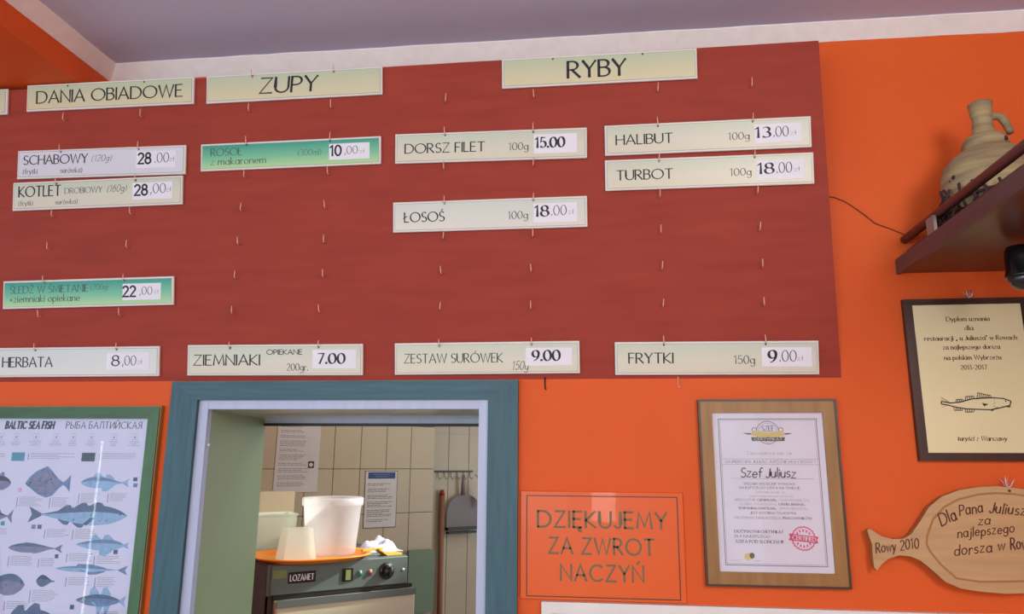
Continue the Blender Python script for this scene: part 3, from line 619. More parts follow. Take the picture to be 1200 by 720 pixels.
# ------------------------------------------------------------------ orange notice
no = empty('notice_sign', (0, 0, 1.36), label='orange laminated sign reading DZIĘKUJEMY ZA ZWROT NACZYŃ right of the hatch', cat='sign')
def f(b):
    b.bbox(-.233, .236, -.006, 0, -.149, .152, .002, 'signor')
one('plate', no, f)
def f(b):
    x0, x1, z0, z1, t = -.215, .220, -.141, .140, .0026
    for q in ((x0, x1, z0, z0+t), (x0, x1, z1-t, z1), (x0, x0+t, z0+t, z1-t), (x1-t, x1, z0+t, z1-t)): b.box(q[0], q[1], -.0075, -.006, q[2], q[3], 'wooddark')
one('border', no, f)
def f(b):
    o = dict(thick=.165, thin=.14, sp=.24, space=.42)
    text(b, 'DZIĘKUJEMY', (-0.1811, 1.4071)[0], (0.1868, 1.4135)[0], (-0.0096, 1.4112)[1]-1.36, .044, -.0062, 'signtext', **o)
    text(b, 'ZA ZWROT', (-0.1492, 1.3365)[0], (0.1497, 1.3405)[0], (-0.0107, 1.3382)[1]-1.36, .043, -.0062, 'signtext', **o)
    text(b, 'NACZYŃ', (-0.1152, 1.2648)[0], (0.1177, 1.2684)[0], (-0.0119, 1.2651)[1]-1.36, .043, -.0062, 'signtext', **o)
one('lettering', no, f)

# white framed board cut by the lower edge of the picture
wb = empty('white_board', (.62, 0, .9), label='white framed board under the orange notice, only its top edge in view', cat='board')
def f(b): mitre(b, -.79, .79, -.6, .308, .03, -.02, 0, 'white')
one('frame', wb, f)
one('panel', wb, lambda b: b.box(-.765, .765, -.008, 0, -.575, .283, 'white'))

# ------------------------------------------------------------------ certificate
ce = empty('certificate', (.482, 0, 1.52), (0, -.003, 0), label='oak framed white certificate with handwritten name and red stamp', cat='picture')
def f(b):
    mitre(b, -.1905, .1905, -.2555, .2555, .036, -.016, 0, 'wood')
one('frame', ce, f)
def f(b): mitre(b, -.1935, .1935, -.2585, .2585, .006, -.019, 0, 'wooddark')
one('outer_lip', ce, f, label='thin dark brown outer lip')
one('paper', ce, lambda b: b.box(-.156, .156, -.009, 0, -.221, .221, 'paper'))
def f(b):
    y = -.0092
    for (i, t) in ((.018, .0022), (.0225, .0009)):
        x, z = .156-i, .221-i
        for q in ((-x, x, z-t, z), (-x, x, -z, -z+t), (-x, -x+t, -z, z), (x-t, x, -z, z)): b.flat([(q[0], q[2]), (q[1], q[2]), (q[1], q[3]), (q[0], q[3])], y, 'inksoft')
    x, z0, z1 = .133, .073, .088
    for q in ((-x, x, z1, z1+.0008), (-x, x, z0, z0+.0008)): b.flat([(q[0], q[2]), (q[1], q[2]), (q[1], q[3]), (q[0], q[3])], y, 'inksoft')
    b.flat([(-.11, .0335), (.12, .0335), (.12, .0341), (-.11, .0341)], y, 'inkgrey')
one('printed_border', ce, f)
def f(b):
    y = -.0093; sm = dict(thick=.16, thin=.08, serif=.07, sp=.24); so = dict(thick=.1, thin=.06, m_=0)
    def ln(s, x0, x1, z, h=.0062, m='inkgrey', **k): q = dict(sm); q.update(k); text(b, s, x0, x1, z, h, y, m, **q)
    ln('Zaświadcza się, że', -.062, .062, .101, .0085, thick=.1, serif=0, m='inksoft')
    ln('NAJPIERW BYŁ JULIUSZ, A PÓŹNIEJ BYŁY ROWY !', -.122, .124, .077, .0075, thick=.12)
    ln('SPEŁNIA WSZELKIE WYMOGI', -.076, .064, .0165, m='ink'); ln('NAJLEPSZEGO SZEFA NA ŚWIECIE', -.088, .078, .0055, m='ink')
    ln('Zaświadcza się, że', -.045, .035, -.0055, .005, serif=0, m='inksoft'); ln('jego kompetencje szefa są:', -.062, .058, -.0165, .005, serif=0, thick=.1, m='inksoft')
    ln('ABSOLUTNIE', -.104, -.046, -.028, thick=.1); ln('GENIALNA,', -.04, .012, -.028, thick=.22, m='ink'); ln('NAJWSPANIALSZA,', .02, .103, -.028, thick=.1, m='inksoft')
    ln('DOBRA, WYJĄTKOWA,', -.088, .012, -.0395, thick=.1, m='inksoft'); ln('UWIELBIANA,', .018, .088, -.0395, thick=.22, m='ink')
    ln('WSPANIAŁOMYŚLNA,', -.093, .01, -.051, thick=.22, m='ink'); ln('SPRAWIEDLIWA,', .018, .094, -.051, thick=.1, m='inksoft')
    ln('JEST WZOREM ŻYCIOWYM', -.062, .062, -.0635, m='ink'); ln('I MOTYWACYJNĄ POTĘGĄ', -.108, .02, -.077, thick=.12); ln('PRACOWNIKÓW.', .026, .106, -.077, thick=.2, m='ink')
    ln('DOŻYWOTNI CERTYFIKAT', -.108, .025, -.115, .0075, m='ink', thick=.2); ln('DLA NAJLEPSZEGO', -.108, -.012, -.1275, .0068, m='ink'); ln('SZEFA POD SŁOŃCEM !!!', -.106, .022, -.142, .0078, m='ink', thick=.2)
one('small_print', ce, f, kind='stuff')
def f(b): text(b, 'Szef Juliusz', -.083, .068, .0375, .0255, -.0094, 'ink', thick=.12, thin=.1, slant=.12, sp=.12, space=.3, wander=.05)
one('handwriting', ce, f)
def f(b):
    y = -.0093; cz = .163
    ring(b, -.0, cz, .031, .033, y, 'inksoft'); ring(b, 0, cz, .026, .0268, y, 'inksoft')
    for s_ in (-1, 1): ring(b, s_*.037, cz+.008, .0055, .007, y, 'inkgrey', 14)
    text(b, 'SZEF', -.016, .018, cz+.004, .015, y-.0002, 'inkgrey', thick=.12, thin=.06, serif=.06)
    b.flat([(-.048, cz-.006), (-.042, cz+.006), (0, cz+.0), (.042, cz+.006), (.048, cz-.006), (.04, cz-.01), (0, cz-.013), (-.04, cz-.01)], y-.0001, 'crestgold')
    for s_ in (-1, 1): b.flat([(s_*.045, cz-.002), (s_*.07, cz-.001), (s_*.058, cz-.005), (s_*.045, cz-.006)], y, 'crestgreen')
    b.flat([(-.045, cz-.024), (-.047, cz-.013), (.047, cz-.013), (.045, cz-.024)], y-.0002, 'crestgreen')
    text(b, 'CERTYFIKAT', -.039, .039, cz-.0215, .0062, y-.0004, 'paper', thick=.2, thin=.12)
one('crest', ce, f, label='small gold and olive crest')
def f(b):
    y = -.0093; cx, cz = .078, -.128; n = 24
    pts = [(cx+(.034 if i % 2 else .0315)*math.cos(2*math.pi*i/48), cz+(.034 if i % 2 else .0315)*math.sin(2*math.pi*i/48)) for i in range(48)]
    for i in range(48):
        j = (i+1) % 48; k = .9
        b.flat([pts[i], pts[j], (cx+(pts[j][0]-cx)*k, cz+(pts[j][1]-cz)*k), (cx+(pts[i][0]-cx)*k, cz+(pts[i][1]-cz)*k)], y, 'stamp')
    ring(b, cx, cz, .0255, .0262, y, 'stamp')
    for s_ in (-1, 1):
        for i in range(5):
            a = R(90*s_-50+i*25); xx, zz = cx+.021*math.cos(a), cz+.021*math.sin(a); b.flat([(xx-.002, zz-.003), (xx+.002, zz-.003), (xx+.002, zz+.003), (xx-.002, zz+.003)], y, 'stamp')
    ca, sa = math.cos(-.1), math.sin(-.1)
    q = [(-.04, -.009), (.04, -.009), (.036, 0), (.04, .009), (-.04, .009), (-.036, 0)]
    b.flat([(cx+a*ca-c_*sa, cz+a*sa+c_*ca) for a, c_ in q], y-.0002, 'stamp')
    text(b, 'CERTIFIED', cx-.030, cx+.032, cz-.002, .0105, y-.0004, 'paper', thick=.2, thin=.14, rot=-.1)
one('stamp', ce, f, label='round red stamp reading CERTIFIED')
def f(b):
    y = -.0093; cx, cz = -.072, -.178
    b.flat(circ(cx, cz, .013, .009, n=14), y, 'crestgold'); b.flat(circ(cx+.008, cz+.002, .007, .008, n=12), y-.0001, 'crestgreen')
    b.flat([(cx-.02, cz+.006), (cx-.01, cz-.008), (cx+.005, cz-.014), (cx-.012, cz-.004)], y-.0002, 'crestgold')
    b.flat([(cx-.055, cz-.012), (cx-.02, cz-.011), (cx-.02, cz-.0105), (cx-.055, cz-.0115)], y, 'inkgrey'); b.flat([(cx+.01, cz-.0125), (cx+.03, cz-.012), (cx+.03, cz-.0113), (cx+.01, cz-.0118)], y, 'inkgrey')
one('emblem', ce, f, label='tiny gold laurel emblem')
one('glass', ce, lambda b: b.box(-.157, .157, -.0125, -.0115, -.222, .222, 'glass'))

# ------------------------------------------------------------------ bows of thread that the plaques hang from
def bow(parent, x, z, s=1):
    b = MB()
    for k in range(4):
        a = R(50+k*27+random.uniform(-8, 8)); L = .024*s
        pts = [(x+L*t*math.cos(a)+.003*math.sin(t*6+k), -.006-.006*math.sin(t*3), z+L*t*math.sin(a)) for t in (0, .3, .6, 1)]
        b.tube(pts, .0011, 'pink' if k % 2 else 'white', 5)
    b.tube([(x-.006, -.008, z+.004), (x+.006, -.009, z+.012), (x+.009, -.007, z+.004), (x-.004, -.008, z-.001)], .0013, 'pink', 5)
    b.tube([(x, -.006, z), (x+.004, -.008, z-.01), (x+.006, -.012, z-.018)], .0012, 'white', 5)
    return b.build('hanging_thread', parent)
# walnut plaque with gold plate
pq = empty('award_plaque', (1.05, 0, 1.838), (0, -.004, 0), label='dark walnut plaque with pale gold plate and engraved cod under the shelf', cat='plaque')
def f(b):
    b.bbox(-.165, .166, -.014, 0, -.231, .229, .004, 'plaque')
    mitre(b, -.165, .166, -.231, .229, .012, -.017, -.01, 'plaque')
one('backing', pq, f)
one('gold_plate', pq, lambda b: b.bbox(-.140, .152, -.0155, -.013, -.209, .211, .0006, 'gold'))
def f():
    o = dict(thick=.2, thin=.1, serif=.08, sp=.18, space=.4); y = -.0157
    def ln(s, a, c_, ch=.0125, **k): q = dict(o); q.update(k); b = MB(); text(b, s, a[0]-1.05, c_[0]-1.05, (a[1]+c_[1])/2-1.838, ch, y, 'burn', **q); b.build('engraved_lettering', pq)
    ln('Dyplom uznania', (0.9980, 2.0013), (1.1135, 1.9996)); ln('dla', (1.0449, 1.9743), (1.0668, 1.9741)); ln('restauracji „ u Juliusza” w Rowach', (0.9328, 1.9458), (1.1800, 1.9442))
    ln('za najlepszego dorsza', (0.9800, 1.9192), (1.1314, 1.9189)); ln('na polskim Wybrzeżu', (0.9802, 1.8883), (1.1313, 1.8895)); ln('2011-2017', (1.0209, 1.8610), (1.0905, 1.8605))
    ln('turyści z Warszawy', (0.9901, 1.6620), (1.1175, 1.6626), slant=.2)
f()
def f(b):
    y = -.0157
    def P_(q): return [(W1[0]-1.05, W1[1]-1.838) for W1 in q]
    top = [(0.9587, 1.7715), (0.9810, 1.7666), (1.0085, 1.7690), (1.0390, 1.7774), (1.0641, 1.7797), (1.0958, 1.7808), (1.1225, 1.7784), (1.1418, 1.7712)]
    bot = [(1.1381, 1.7593), (1.1150, 1.7534), (1.0874, 1.7474), (1.0583, 1.7486), (1.0246, 1.7498), (0.9979, 1.7546), (0.9758, 1.7606), (0.9579, 1.7643)]
    lt = P_(top+bot); 
    for i in range(len(lt)): 
        a, c_ = lt[i], lt[(i+1) % len(lt)]; d = Vector((c_[0]-a[0], c_[1]-a[1])); n = Vector((-d.y, d.x)).normalized()*.0016
        b.flat([(a[0]-n.x, a[1]-n.y), (c_[0]-n.x, c_[1]-n.y), (c_[0]+n.x, c_[1]+n.y), (a[0]+n.x, a[1]+n.y)], y, 'ink')
    def tri(*q): b.flat(P_(q), y-.0001, 'ink')
    def fan(q, c0, c1, n=5):
        # ribs of a fin between edge q0-q1 and base c0-c1
        for i in range(n):
            t = i/(n-1); e = (q[0][0]*(1-t)+q[1][0]*t-1.05, q[0][1]*(1-t)+q[1][1]*t-1.838); s_ = (c0[0]*(1-t)+c1[0]*t-1.05, c0[1]*(1-t)+c1[1]*t-1.838)
            b.flat([(s_[0], s_[1]), (e[0], e[1]), (e[0]+.0021, e[1]), (s_[0]+.0021, s_[1])], y, 'ink')
        for (aa, cc) in ((q[0], q[1]),):
            b.flat([(aa[0]-1.05, aa[1]-1.838), (cc[0]-1.05, cc[1]-1.838), (cc[0]-1.05, cc[1]-1.8358), (aa[0]-1.05, aa[1]-1.8358)], y, 'ink')
    fan(((0.9577, 1.7835), (0.9569, 1.7547)), (0.9790, 1.7690), (0.9782, 1.7618), 6)
    fan(((0.9978, 1.7750), (1.0161, 1.7762)), (0.9946, 1.7666), (1.0154, 1.7690)); fan(((1.0238, 1.7834), (1.0466, 1.7845)), (1.0202, 1.7714), (1.0435, 1.7773)); fan(((1.0567, 1.7941), (1.0919, 1.7856)), (1.0527, 1.7785), (1.0867, 1.7797), 8)
    fan(((0.9900, 1.7450), (1.0104, 1.7450)), (0.9888, 1.7546), (1.0112, 1.7522)); fan(((1.0190, 1.7403), (1.0393, 1.7403)), (1.0178, 1.7498), (1.0424, 1.7474)); fan(((1.0869, 1.7427), (1.0989, 1.7498)), (1.0922, 1.7498), (1.1040, 1.7546), 4)
    tri((1.0649, 1.7665), (1.0825, 1.7629), (1.0705, 1.7570)); b.flat([(p[0], p[1]) for p in circ((1.1284, 1.7712)[0]-1.05, (1.1284, 1.7712)[1]-1.838, .0022, n=8)], y, 'ink')
    fan(((1.0998, 1.7760), (1.0953, 1.7569)), (1.1020, 1.7760), (1.0972, 1.7546), 3); tri((1.1155, 1.7569), (1.1401, 1.7569), (1.1374, 1.7533))
one('engraved_fish', pq, f)
bow(pq, .02, .232)

# fish shaped beech board
fb = empty('fish_shaped_board', (1.06, -.008, 1.40), (-.03, 0, 0), label='pale beech board cut as a fish with burnt handwriting, lower right of the wall', cat='board')
OUT = [(0.7229, 1.4206), (0.7320, 1.4219), (0.7575, 1.4042), (0.7860, 1.3968), (0.8141, 1.3984), (0.8365, 1.4113), (0.8633, 1.4457), (0.8893, 1.4825), (0.9257, 1.5105), (0.9721, 1.5282), (1.0230, 1.5369), (1.0719, 1.5397), (1.1217, 1.5346), (1.1537, 1.5281)]
OUT2 = [(1.1211, 1.2698), (1.0888, 1.2663), (1.0565, 1.2644), (0.9925, 1.2681), (0.9446, 1.2749), (0.9082, 1.2904), (0.8784, 1.3201), (0.8530, 1.3421), (0.8265, 1.3534), (0.7989, 1.3554), (0.7701, 1.3454), (0.7509, 1.3309), (0.7384, 1.3150), (0.7316, 1.3222), (0.7305, 1.3529), (0.7319, 1.3822), (0.7251, 1.4070)]
outl = OUT+[(1.26, 1.505), (1.33, 1.465), (1.375, 1.41), (1.34, 1.345), (1.27, 1.30)]+OUT2
outl = [(x-1.06, z-1.40) for x, z in outl]
def f(b): b.prism(list(reversed(outl)), -.028, -.010, 'ply', 'groove')
one('board', fb, f)
GRV = [(0.8717, 1.3849), (0.8762, 1.4075), (0.8961, 1.4508), (0.9284, 1.4831), (0.9684, 1.5042), (1.0208, 1.5174), (1.0653, 1.5214), (1.1090, 1.5196), (1.1518, 1.5134)]+[(1.25, 1.485), (1.31, 1.445), (1.335, 1.405), (1.31, 1.36), (1.25, 1.32)]+[(1.1247, 1.2980), (1.0710, 1.2955), (0.9953, 1.2926), (0.9375, 1.2999), (0.9018, 1.3343), (0.8788, 1.3672)]
def f(b):
    q = [(x-1.06, z-1.40) for x, z in GRV]; n = len(q)
    for i in range(n):
        a, c_, e = Vector(q[i-1]), Vector(q[i]), Vector(q[(i+1) % n]); h_ = Vector(q[(i+2) % n])
        n1 = Vector((-(e-a).y, (e-a).x)).normalized()*.0028; n2 = Vector((-(h_-c_).y, (h_-c_).x)).normalized()*.0028
        b.flat([c_-n1, e-n2, e+n2, c_+n1], -.0283, 'groove')
one('groove_line', fb, f)
def f():
    o = dict(thick=.15, thin=.11, slant=.28, sp=.2, space=.45, wander=.04); y = -.0286
    def ln(s, a, c_, ch): x0, z0, x1, z1 = a[0]-1.06, a[1]-1.40, c_[0]-1.06, c_[1]-1.40; b = MB(); text(b, s, x0, x0+math.hypot(x1-x0, z1-z0), z0, ch, y, 'burn', rot=math.atan2(z1-z0, x1-x0), **o); b.build('burnt_lettering', fb)
    ln('Rowy 2010', (0.7401, 1.3598), (0.8508, 1.3756), .025); ln('Dla', (0.9165, 1.4330), (0.9561, 1.4517), .030); ln('Pana', (0.9659, 1.4609), (1.0244, 1.4720), .026); ln('Juliusza', (1.0418, 1.4700), (1.1477, 1.4638), .027)
    ln('za', (1.0096, 1.4380), (1.0382, 1.4396), .022); ln('najlepszego', (0.9531, 1.4033), (1.0969, 1.4205), .023); ln('dorsza w', (0.9393, 1.3573), (1.0675, 1.3744), .025); ln('Rowach', (1.0828, 1.3758), (1.1610, 1.3818), .029)
f()
def f(b): b.flat(circ(1.0-.96+.0, .128, .004, n=10), -.0285, 'wooddark')
one('hole', fb, f)
bw = bow(fb, .04, .135, 1.3); bw.location = (0, -.012, .0)

# ------------------------------------------------------------------ shelf with gallery rail
TS = .022
sh = empty('wall_shelf', (.88, 0, 2.145), (-TS, 0, 0), label='dark mahogany shelf with gallery rail on the right wall, seen from below', cat='shelf')
one('shelf_board', sh, lambda b: b.box(.012, .795, -1.35, -.002, .004, .040, 'shelfunder'))
one('front_edge', sh, lambda b: b.box(0, .012, -1.35, -.002, 0, .045, 'shelf'))
def f(b): b.tube([(.03, -.012, .104), (.03, -1.35, .104)], .0125, 'rail', 14)
one('gallery_rail', sh, f)
def f(b): b.tube([(.035, -.012, .068), (.035, -1.35, .068)], .004, 'rail', 8)
one('lower_rail', sh, f)
def bracket(y):
    def f(b):
        b.box(.012, .020, y-.022, y+.022, .040, .098, 'steel'); b.box(.012, .05, y-.022, y+.022, .040, .043, 'steel')
    one('rail_bracket', sh, f)
bracket(-.22); bracket(-1.1)
# clay jug
JB = 2.197
ju = empty('clay_jug', (1.072, -.19, JB), label='weathered beige clay jug with broken handle standing on the shelf', cat='jug')
def f(b):
    prof = [(.0, .0), (.088, 0), (.104, .02), (.114, .06), (.118, .11), (.119, .155), (.116, .185), (.106, .208), (.088, .228), (.068, .243), (.056, .250), (.0535, .256), (.0575, .262), (.0545, .272), (.0485, .276), (.0505, .282), (.044, .288), (.030, .293), (.0265, .31), (.0245, .335), (.0235, .343), (.027, .35), (.0285, .372), (.0305, .386), (.026, .390), (.021, .384), (.019, .32), (0, .31)]
    b.lathe(prof, 'clay', 56, wob=.014)
one('body', ju, f)
def f(b):
    b.tube([(.012, 0, .338), (.030, -.004, .348), (.046, -.006, .344), (.057, -.008, .322), (.064, -.010, .292)], [.010, .011, .0115, .011, .009], 'clay', 10)
one('handle', ju, f, label='handle snapped off at its lower end')
def f(b):
    for (a, z, s_) in ((200, .158, .006), (214, .095, .005), (193, .152, .003), (258, .115, .004), (300, .262, .007)):
        t = R(a); rr = .119 if z < .2 else .058; b.tube([(rr*.96*math.cos(t), rr*.96*math.sin(t), z), (rr*1.012*math.cos(t), rr*1.012*math.sin(t), z)], s_, 'claydark', 8)
one('pit', ju, f)
ne = MB()
for k in range(26):
    a = R(150+k*7); z0 = .004
    pts = [(1.072+(.127+.012*math.sin(k+t*5))*math.cos(a+t*.35*(-1)**k), -.19+(.127+.012*math.cos(k*2+t*4))*math.sin(a+t*.35*(-1)**k), JB+z0+.13*t*(1-.3*math.sin(k*1.7)**2)) for t in (0, .25, .5, .75, 1)]
    ne.tube(pts, .004, 'net', 5)
for k in range(4):
    ne.tube([(1.072+(.128+.006*math.sin(9*t+k))*math.cos(R(150+180*t)), -.19+(.128)*math.sin(R(150+180*t)), JB+.008+.030*k+.006*math.sin(7*t+k)) for t in [i/16 for i in range(17)]], .0045, 'net', 5)
tag(ne.build('fishing_net'), 'dark brown net bunched round the foot of the clay jug', 'net', kind='stuff')
# black spotlight under the shelf
la = empty('spotlight', (1.062, -.30, 2.137), label='black spotlight hanging under the right shelf', cat='lamp')
def f(b):
    b.lathe([(.0, .0), (.030, 0), (.034, -.01), (.036, -.03), (.036, -.06), (.040, -.075), (.040, -.08), (.033, -.08), (.03, -.06), (0, -.055)], 'gloss', 28)
one('housing', la, f)
def f(b): b.lathe([(.031, -.072), (.034, -.082), (.028, -.098), (.016, -.108), (0, -.112)], 'lens', 24)
one('bulb', la, f)
# thin cable
cb = MB(); cpts = [(.700, -.006, 2.395), (.724, -.003, 2.390), (.750, -.003, 2.378), (.776, -.003, 2.358), (.805, -.004, 2.332), (.833, -.003, 2.305), (.855, -.003, 2.295), (.88, -.003, 2.284), (.910, -.004, 2.268), (.915, -.02, 2.255)]
cb.tube(cpts, .0014, 'burn', 6); tag(cb.build('cable'), 'thin brown cord sagging along the orange wall to the shelf', 'cord')

# ------------------------------------------------------------------ kitchen things
OV = Vector((-1.306, .690, 0)); TOP = 1.187
def kroot(name, a, b, z, da=0, **k): return empty(name, OV+U_*a+N_*b+Vector((0, 0, z)), (0, 0, KA+da), **k)
ov = kroot('oven', 0, 0, 0, label='steel convection oven with control strip and knob behind the hatch', cat='oven')
def f(b):
    b.box(0, .605, .0, .64, 1.07, TOP, 'ovensteel'); b.box(.012, .595, .012, .63, .62, 1.07, 'ovenside')
one('body', ov, f)
one('control_panel', ov, lambda b: b.bbox(.012, .605, -.012, 0, 1.072, TOP-.002, .003, 'ovensteel'))
one('side_panel', ov, lambda b: b.box(-.006, 0, .004, .64, .62, TOP-.004, 'ovenside'))
def f(b):
    b.bbox(.03, .632, -.040, -.004, .64, 1.052, .006, 'ovendoor'); b.box(.03, .632, -.050, -.040, 1.030, 1.056, 'ovensteel')
one('door', ov, f)
one('door_seal', ov, lambda b: b.box(.025, .63, -.010, 0, 1.054, 1.070, 'black'))
def f(b):
    b.box(.08, .192, -.0145, -.012, 1.112, 1.155, 'dark'); text(b, 'LOZAMET', .088, .184, 1.122, .022, -.0150, 'white', thick=.2, thin=.12, serif=.06, sp=.24)
one('name_plate', ov, f)
one('sticker', ov, lambda b: b.box(.018, .072, -.0135, -.012, 1.135, 1.166, 'sticker'))
def f(b):
    b.box(.305, .352, -.016, -.012, 1.102, 1.153, 'dark'); b.box(.318, .340, -.022, -.016, 1.108, 1.147, 'sticker')
one('switch', ov, f)
for x, m in ((.382, 'green'), (.428, 'redlamp')):
    def f(b): b.tube([(x, -.012, 1.129), (x, -.022, 1.129)], .009, m, 14); b.tube([(x, -.012, 1.129), (x, -.014, 1.129)], .014, 'ovensteel', 14)
    one('indicator_lamp', ov, f)
def f(b):
    b.tube([(.505, -.012, 1.131), (.505, -.018, 1.131)], .035, 'dark', 20); b.tube([(.505, -.018, 1.131), (.505, -.045, 1.131)], [.024, .021], 'dark', 16); b.box(.500, .510, -.054, -.044, 1.112, 1.150, 'dark')
one('knob', ov, f)
def f(b): b.tube([(.584, -.012, 1.131), (.584, -.016, 1.131)], .006, 'white', 10)
one('screw', ov, f)
for x in (.03, .56):
    for y in (.03, .60): one('leg', ov, lambda b: b.box(x, x+.03, y-.015, y+.015, 0, .62, 'ovenside'))
def f(b): b.box(.0, .60, .0, .64, .30, .315, 'ovensteel')
one('lower_shelf', ov, f)
# trays
tr = kroot('tray', .213, -.125, TOP, label='large orange plastic tray lying on top of the oven', cat='tray')
def f(b):
    n = 48
    def sq(rx, ry, z): return [(rx*math.copysign(abs(math.cos(t))**.8, math.cos(t)), ry*math.copysign(abs(math.sin(t))**.8, math.sin(t)), z) for t in [2*math.pi*i/n for i in range(n)]]
    rings = [sq(.208, .185, .002), sq(.223, .20, .018), sq(.245, .222, .022), sq(.248, .225, .018), sq(.228, .205, .012), sq(.211, .188, .0)]
    v = [p for r_ in rings for p in r_]; fs = [(i*n+k, (i+1)*n+k, (i+1)*n+(k+1) % n, i*n+(k+1) % n) for i in range(5) for k in range(n)]
    fs += [tuple(range(n)), tuple(5*n+k for k in reversed(range(n)))]
    b.idx(v, fs, 'tray', True)
tag(one('dish', tr, f))
spn = kroot('spatula', .50, -.05, TOP+.0, da=.12, label='flat yellow wooden spatula beside the white bucket on the oven', cat='spatula')
one('blade', spn, lambda b: b.prism([(-.02, .026), (.02, .001), (.095, .001), (.095, .008), (.02, .009), (-.02, .032)], -.030, .030, 'yellow'))
one('handle', spn, lambda b: b.box(-.09, .01, -.010, .010, .024, .032, 'yellow'))
# bucket
bu = kroot('bucket', .327, -.19, TOP+.003, label='large translucent white plastic bucket on the oven', cat='bucket')
def f(b):
    b.lathe([(0, 0), (.104, 0), (.107, .006), (.125, .205), (.132, .207), (.134, .215), (.134, .238), (.130, .242), (.126, .238), (.123, .205), (.104, .008), (0, .006)], 'bucket', 48)
one('shell', bu, f)
# tubs
def tub(a, b_, w0, w1, d, h, m, label, da=0, cat='container', open_=True, z=0):
    t = kroot('container', a, b_, TOP+z, da, label=label, cat=cat, group='plastic tubs left of the bucket')
    def f(b):
        q = lambda w_, dd, z_: [(-w_/2, -dd/2, z_), (w_/2, -dd/2, z_), (w_/2, dd/2, z_), (-w_/2, dd/2, z_)]
        R_ = [q(w0, d, 0), q(w1, d*w1/w0, h)]
        if open_: R_ += [q(w1*1.05, d*w1/w0*1.05, h), q(w1*1.05, d*w1/w0*1.05, h-.008), q(w1-.008, d*w1/w0-.008, h-.008), q(w0-.008, d-.008, .004)]
        v = [p for r_ in R_ for p in r_]; fs = [(i*4+k, i*4+(k+1) % 4, (i+1)*4+(k+1) % 4, (i+1)*4+k) for i in range(len(R_)-1) for k in range(4)]+[(3, 2, 1, 0), tuple((len(R_)-1)*4+k for k in range(4))]
        b.idx(v, fs, m)
    one('shell', t, f)
    return t
tub(.137, -.43, .170, .178, .13, .168, 'tub', 'tall milky plastic tub left of the bucket on the oven')
tub(.143, -.10, .135, .105, .11, .125, 'tub', 'small milky tub upside down in front of the taller tub', open_=False, z=.003)
cx_ = kroot('box', .075, -.57, TOP, label='beige cardboard box behind the milky tubs on the oven', cat='box')
one('carton', cx_, lambda b: b.box(-.11, .19, -.04, .04, 0, .259, 'cardboard'))
# cloth
cl = MB(); n = 26; vv = []; ff = []
for i in range(n):
    for j in range(n):
        u, v_ = i/(n-1)*2-1, j/(n-1)*2-1; rr = min(1, math.hypot(u, v_))
        z = max(0, (1-rr**2))**.7*(.046-.014*u+.016*math.sin(5*u+2*v_)+.010*math.sin(7*v_-4*u)+.005*math.sin(14*u+6*v_)); vv.append((u*.095, v_*.06, max(.001, z)))
for i in range(n-1):
    for j in range(n-1): ff.append((i*n+j, (i+1)*n+j, (i+1)*n+j+1, i*n+j+1))
cl.idx(vv, ff, 'cloth', True); clo = cl.build('cloth'); clo.location = OV+U_*.56+N_*(-.20)+Vector((0, 0, TOP)); clo.rotation_euler = (0, 0, KA)
sol = clo.modifiers.new('thickness', 'SOLIDIFY'); sol.thickness = .002; sol.offset = 1
tag(clo, 'crumpled bluish white cloth right of the bucket on the oven', 'cloth')
# papers on the tiles
def ksheet(a0, a1, z0, z1, tilt, label, border=None, header=False, name='notice_paper'):
    r_ = empty(name, kp(a0, .0035, z0), (0, 0, KA), label=label, cat='notice')
    W_, H_ = a1-a0, z1-z0
    one('sheet', r_, lambda b: b.prism([(0, 0), (W_, 0), (W_+tilt, H_), (tilt, H_)], -.0015, 0, 'kpaper'))
    def f(b):
        y = -.0018
        if border:
            for q in ((0, W_, 0, .003), (0, W_, H_-.003, H_), (0, .003, 0, H_), (W_-.003, W_, 0, H_)): b.flat([(q[0], q[2]), (q[1], q[2]), (q[1], q[3]), (q[0], q[3])], y, 'inkgrey')
        z = H_-.02
        if header:
            b.flat([(.018, H_-.045), (W_-.015, H_-.045), (W_-.015, H_-.008), (.018, H_-.008)], y, 'blue'); z = H_-.075
            for k in range(2):
                L = W_*(.5-.12*k); zz = H_-.022-.012*k; b.flat([((W_-L)/2, zz), ((W_+L)/2, zz), ((W_+L)/2, zz+.003), ((W_-L)/2, zz+.003)], y-.0002, 'inksoft')
        while z > .03:
            grp = random.randint(2, 5)
            for k in range(grp):
                if z < .03: break
                x = .018+tilt*z/H_; end = x+W_*random.uniform(.4, .62 if not header else .8)
                while x < end:
                    q = random.uniform(.01, .03); b.flat([(x, z), (x+q, z), (x+q, z+.0028), (x, z+.0028)], y, 'inkgrey' if header else 'inksoft'); x += q+.004
                z -= .0085
            z -= .012
    one('print', r_, f)
    return r_, W_, H_
r_, W_, H_ = ksheet(-.676, -.432, 1.418, 1.80, .004, 'large faded printed sheet on the kitchen tiles, left of the other notice')
def f(b): b.flat([(.185, .130), (.219, .130), (.219, .167), (.185, .167)], -.0020, 'black'); b.flat(circ(.202, .148, .0115, n=14), -.0022, 'kpaper')
one('sticker', r_, f, label='small black square sticker with pale disc')
ksheet(-.146, .060, 1.209, 1.532, 0, 'white notice with a blue heading on the kitchen tiles right of the bucket', border=True, header=True)
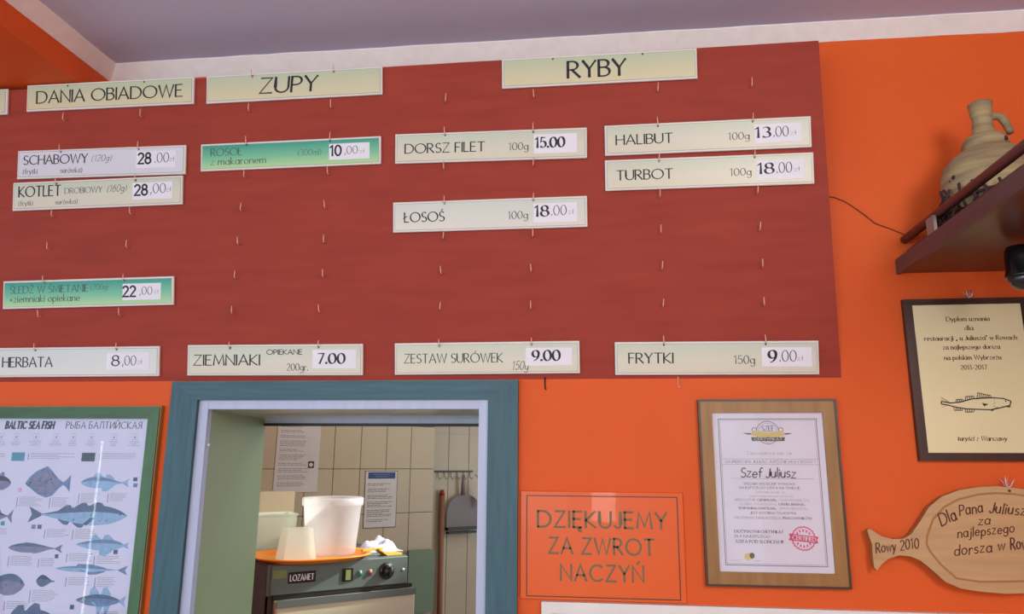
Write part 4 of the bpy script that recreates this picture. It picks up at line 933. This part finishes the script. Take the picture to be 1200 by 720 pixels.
# green board behind the oven
gp = MB(); gpts = [(.0, .0), (.17, .0), (.175, .30), (.168, .335), (.15, .352), (.0, .352)]
gp.prism(gpts, -.018, 0, 'greenpanel'); gpo = gp.build('chopping_board', None, kp(.135, .022, .722), (0, 0, KA)); tag(gpo, 'dull green board upright against the tiles right of the oven', 'board')
# hook rail with dustpan, red handled brush, stick
FB = .400-.002
def far(name, a, b_, z, **k): return empty(name, kp(.654+a, -.402+b_, z), (0, 0, KA), **k)
hr = far('hook_rail', -.128, 0, 1.515, label='narrow metal rail of hooks on the far kitchen tiles', cat='rail')
one('bar', hr, lambda b: b.box(0, .30, -.010, 0, 0, .012, 'ovenside'))
for k in range(6):
    def f(b): x = .025+.05*k; b.tube([(x, -.010, .003), (x, -.014, -.03), (x+.006, -.026, -.046), (x+.012, -.036, -.034)], .0028, 'steel', 6)
    one('hook', hr, f)
dp = far('dustpan', .09, .030, 1.125, label='grey plastic dustpan hanging from the kitchen hook rail', cat='dustpan')
def f(b):
    pts = [(-.135, .03)]+[(-.135+.0, .11)]+circ(0, .12, .135, .125, n=14, a0=180, a1=0)[1:]+[(.135, .03)]
    b.prism(list(reversed(pts)), -.010, -.004, 'greyplastic')
one('pan', dp, f)
def f(b): b.box(-.14, .14, -.045, .0, .012, .030, 'dark'); b.box(-.13, .09, -.035, .0, -.012, .0, 'dark')
one('lip', dp, f, label='dark lip along the lower edge')
def f(b): b.tube([(-.01, -.008, .24), (-.014, -.012, .31), (-.012, -.018, .372)], [.016, .012, .009], 'greyplastic', 10)
one('handle', dp, f)
br = far('brush', .192, .085, 1.29, label='red handled brush hanging at the right end of the hook rail', cat='brush')
def f(b): b.tube([(.0, -.01, 0), (.004, -.012, .06), (.0, -.012, .12), (-.008, -.012, .165)], [.014, .020, .018, .010], 'red', 10)
one('handle', br, f)
def f(b): b.tube([(-.008, -.012, .16), (-.03, -.012, .19), (-.052, -.012, .212)], .004, 'steel', 6)
one('loop', br, f)
stk = far('broom_handle', -.078, .03, 0, label='brown wooden stick leaning upright left of the dustpan', cat='stick')
def f(b): b.tube([(0, -.012, 0), (.0, .0, 1.37)], .018, 'stick', 12)
one('pole', stk, f)
def f(b): b.tube([(0, .0, 1.365), (.0, .0, 1.40)], [.019, .012], 'red', 10)
one('grip', stk, f)
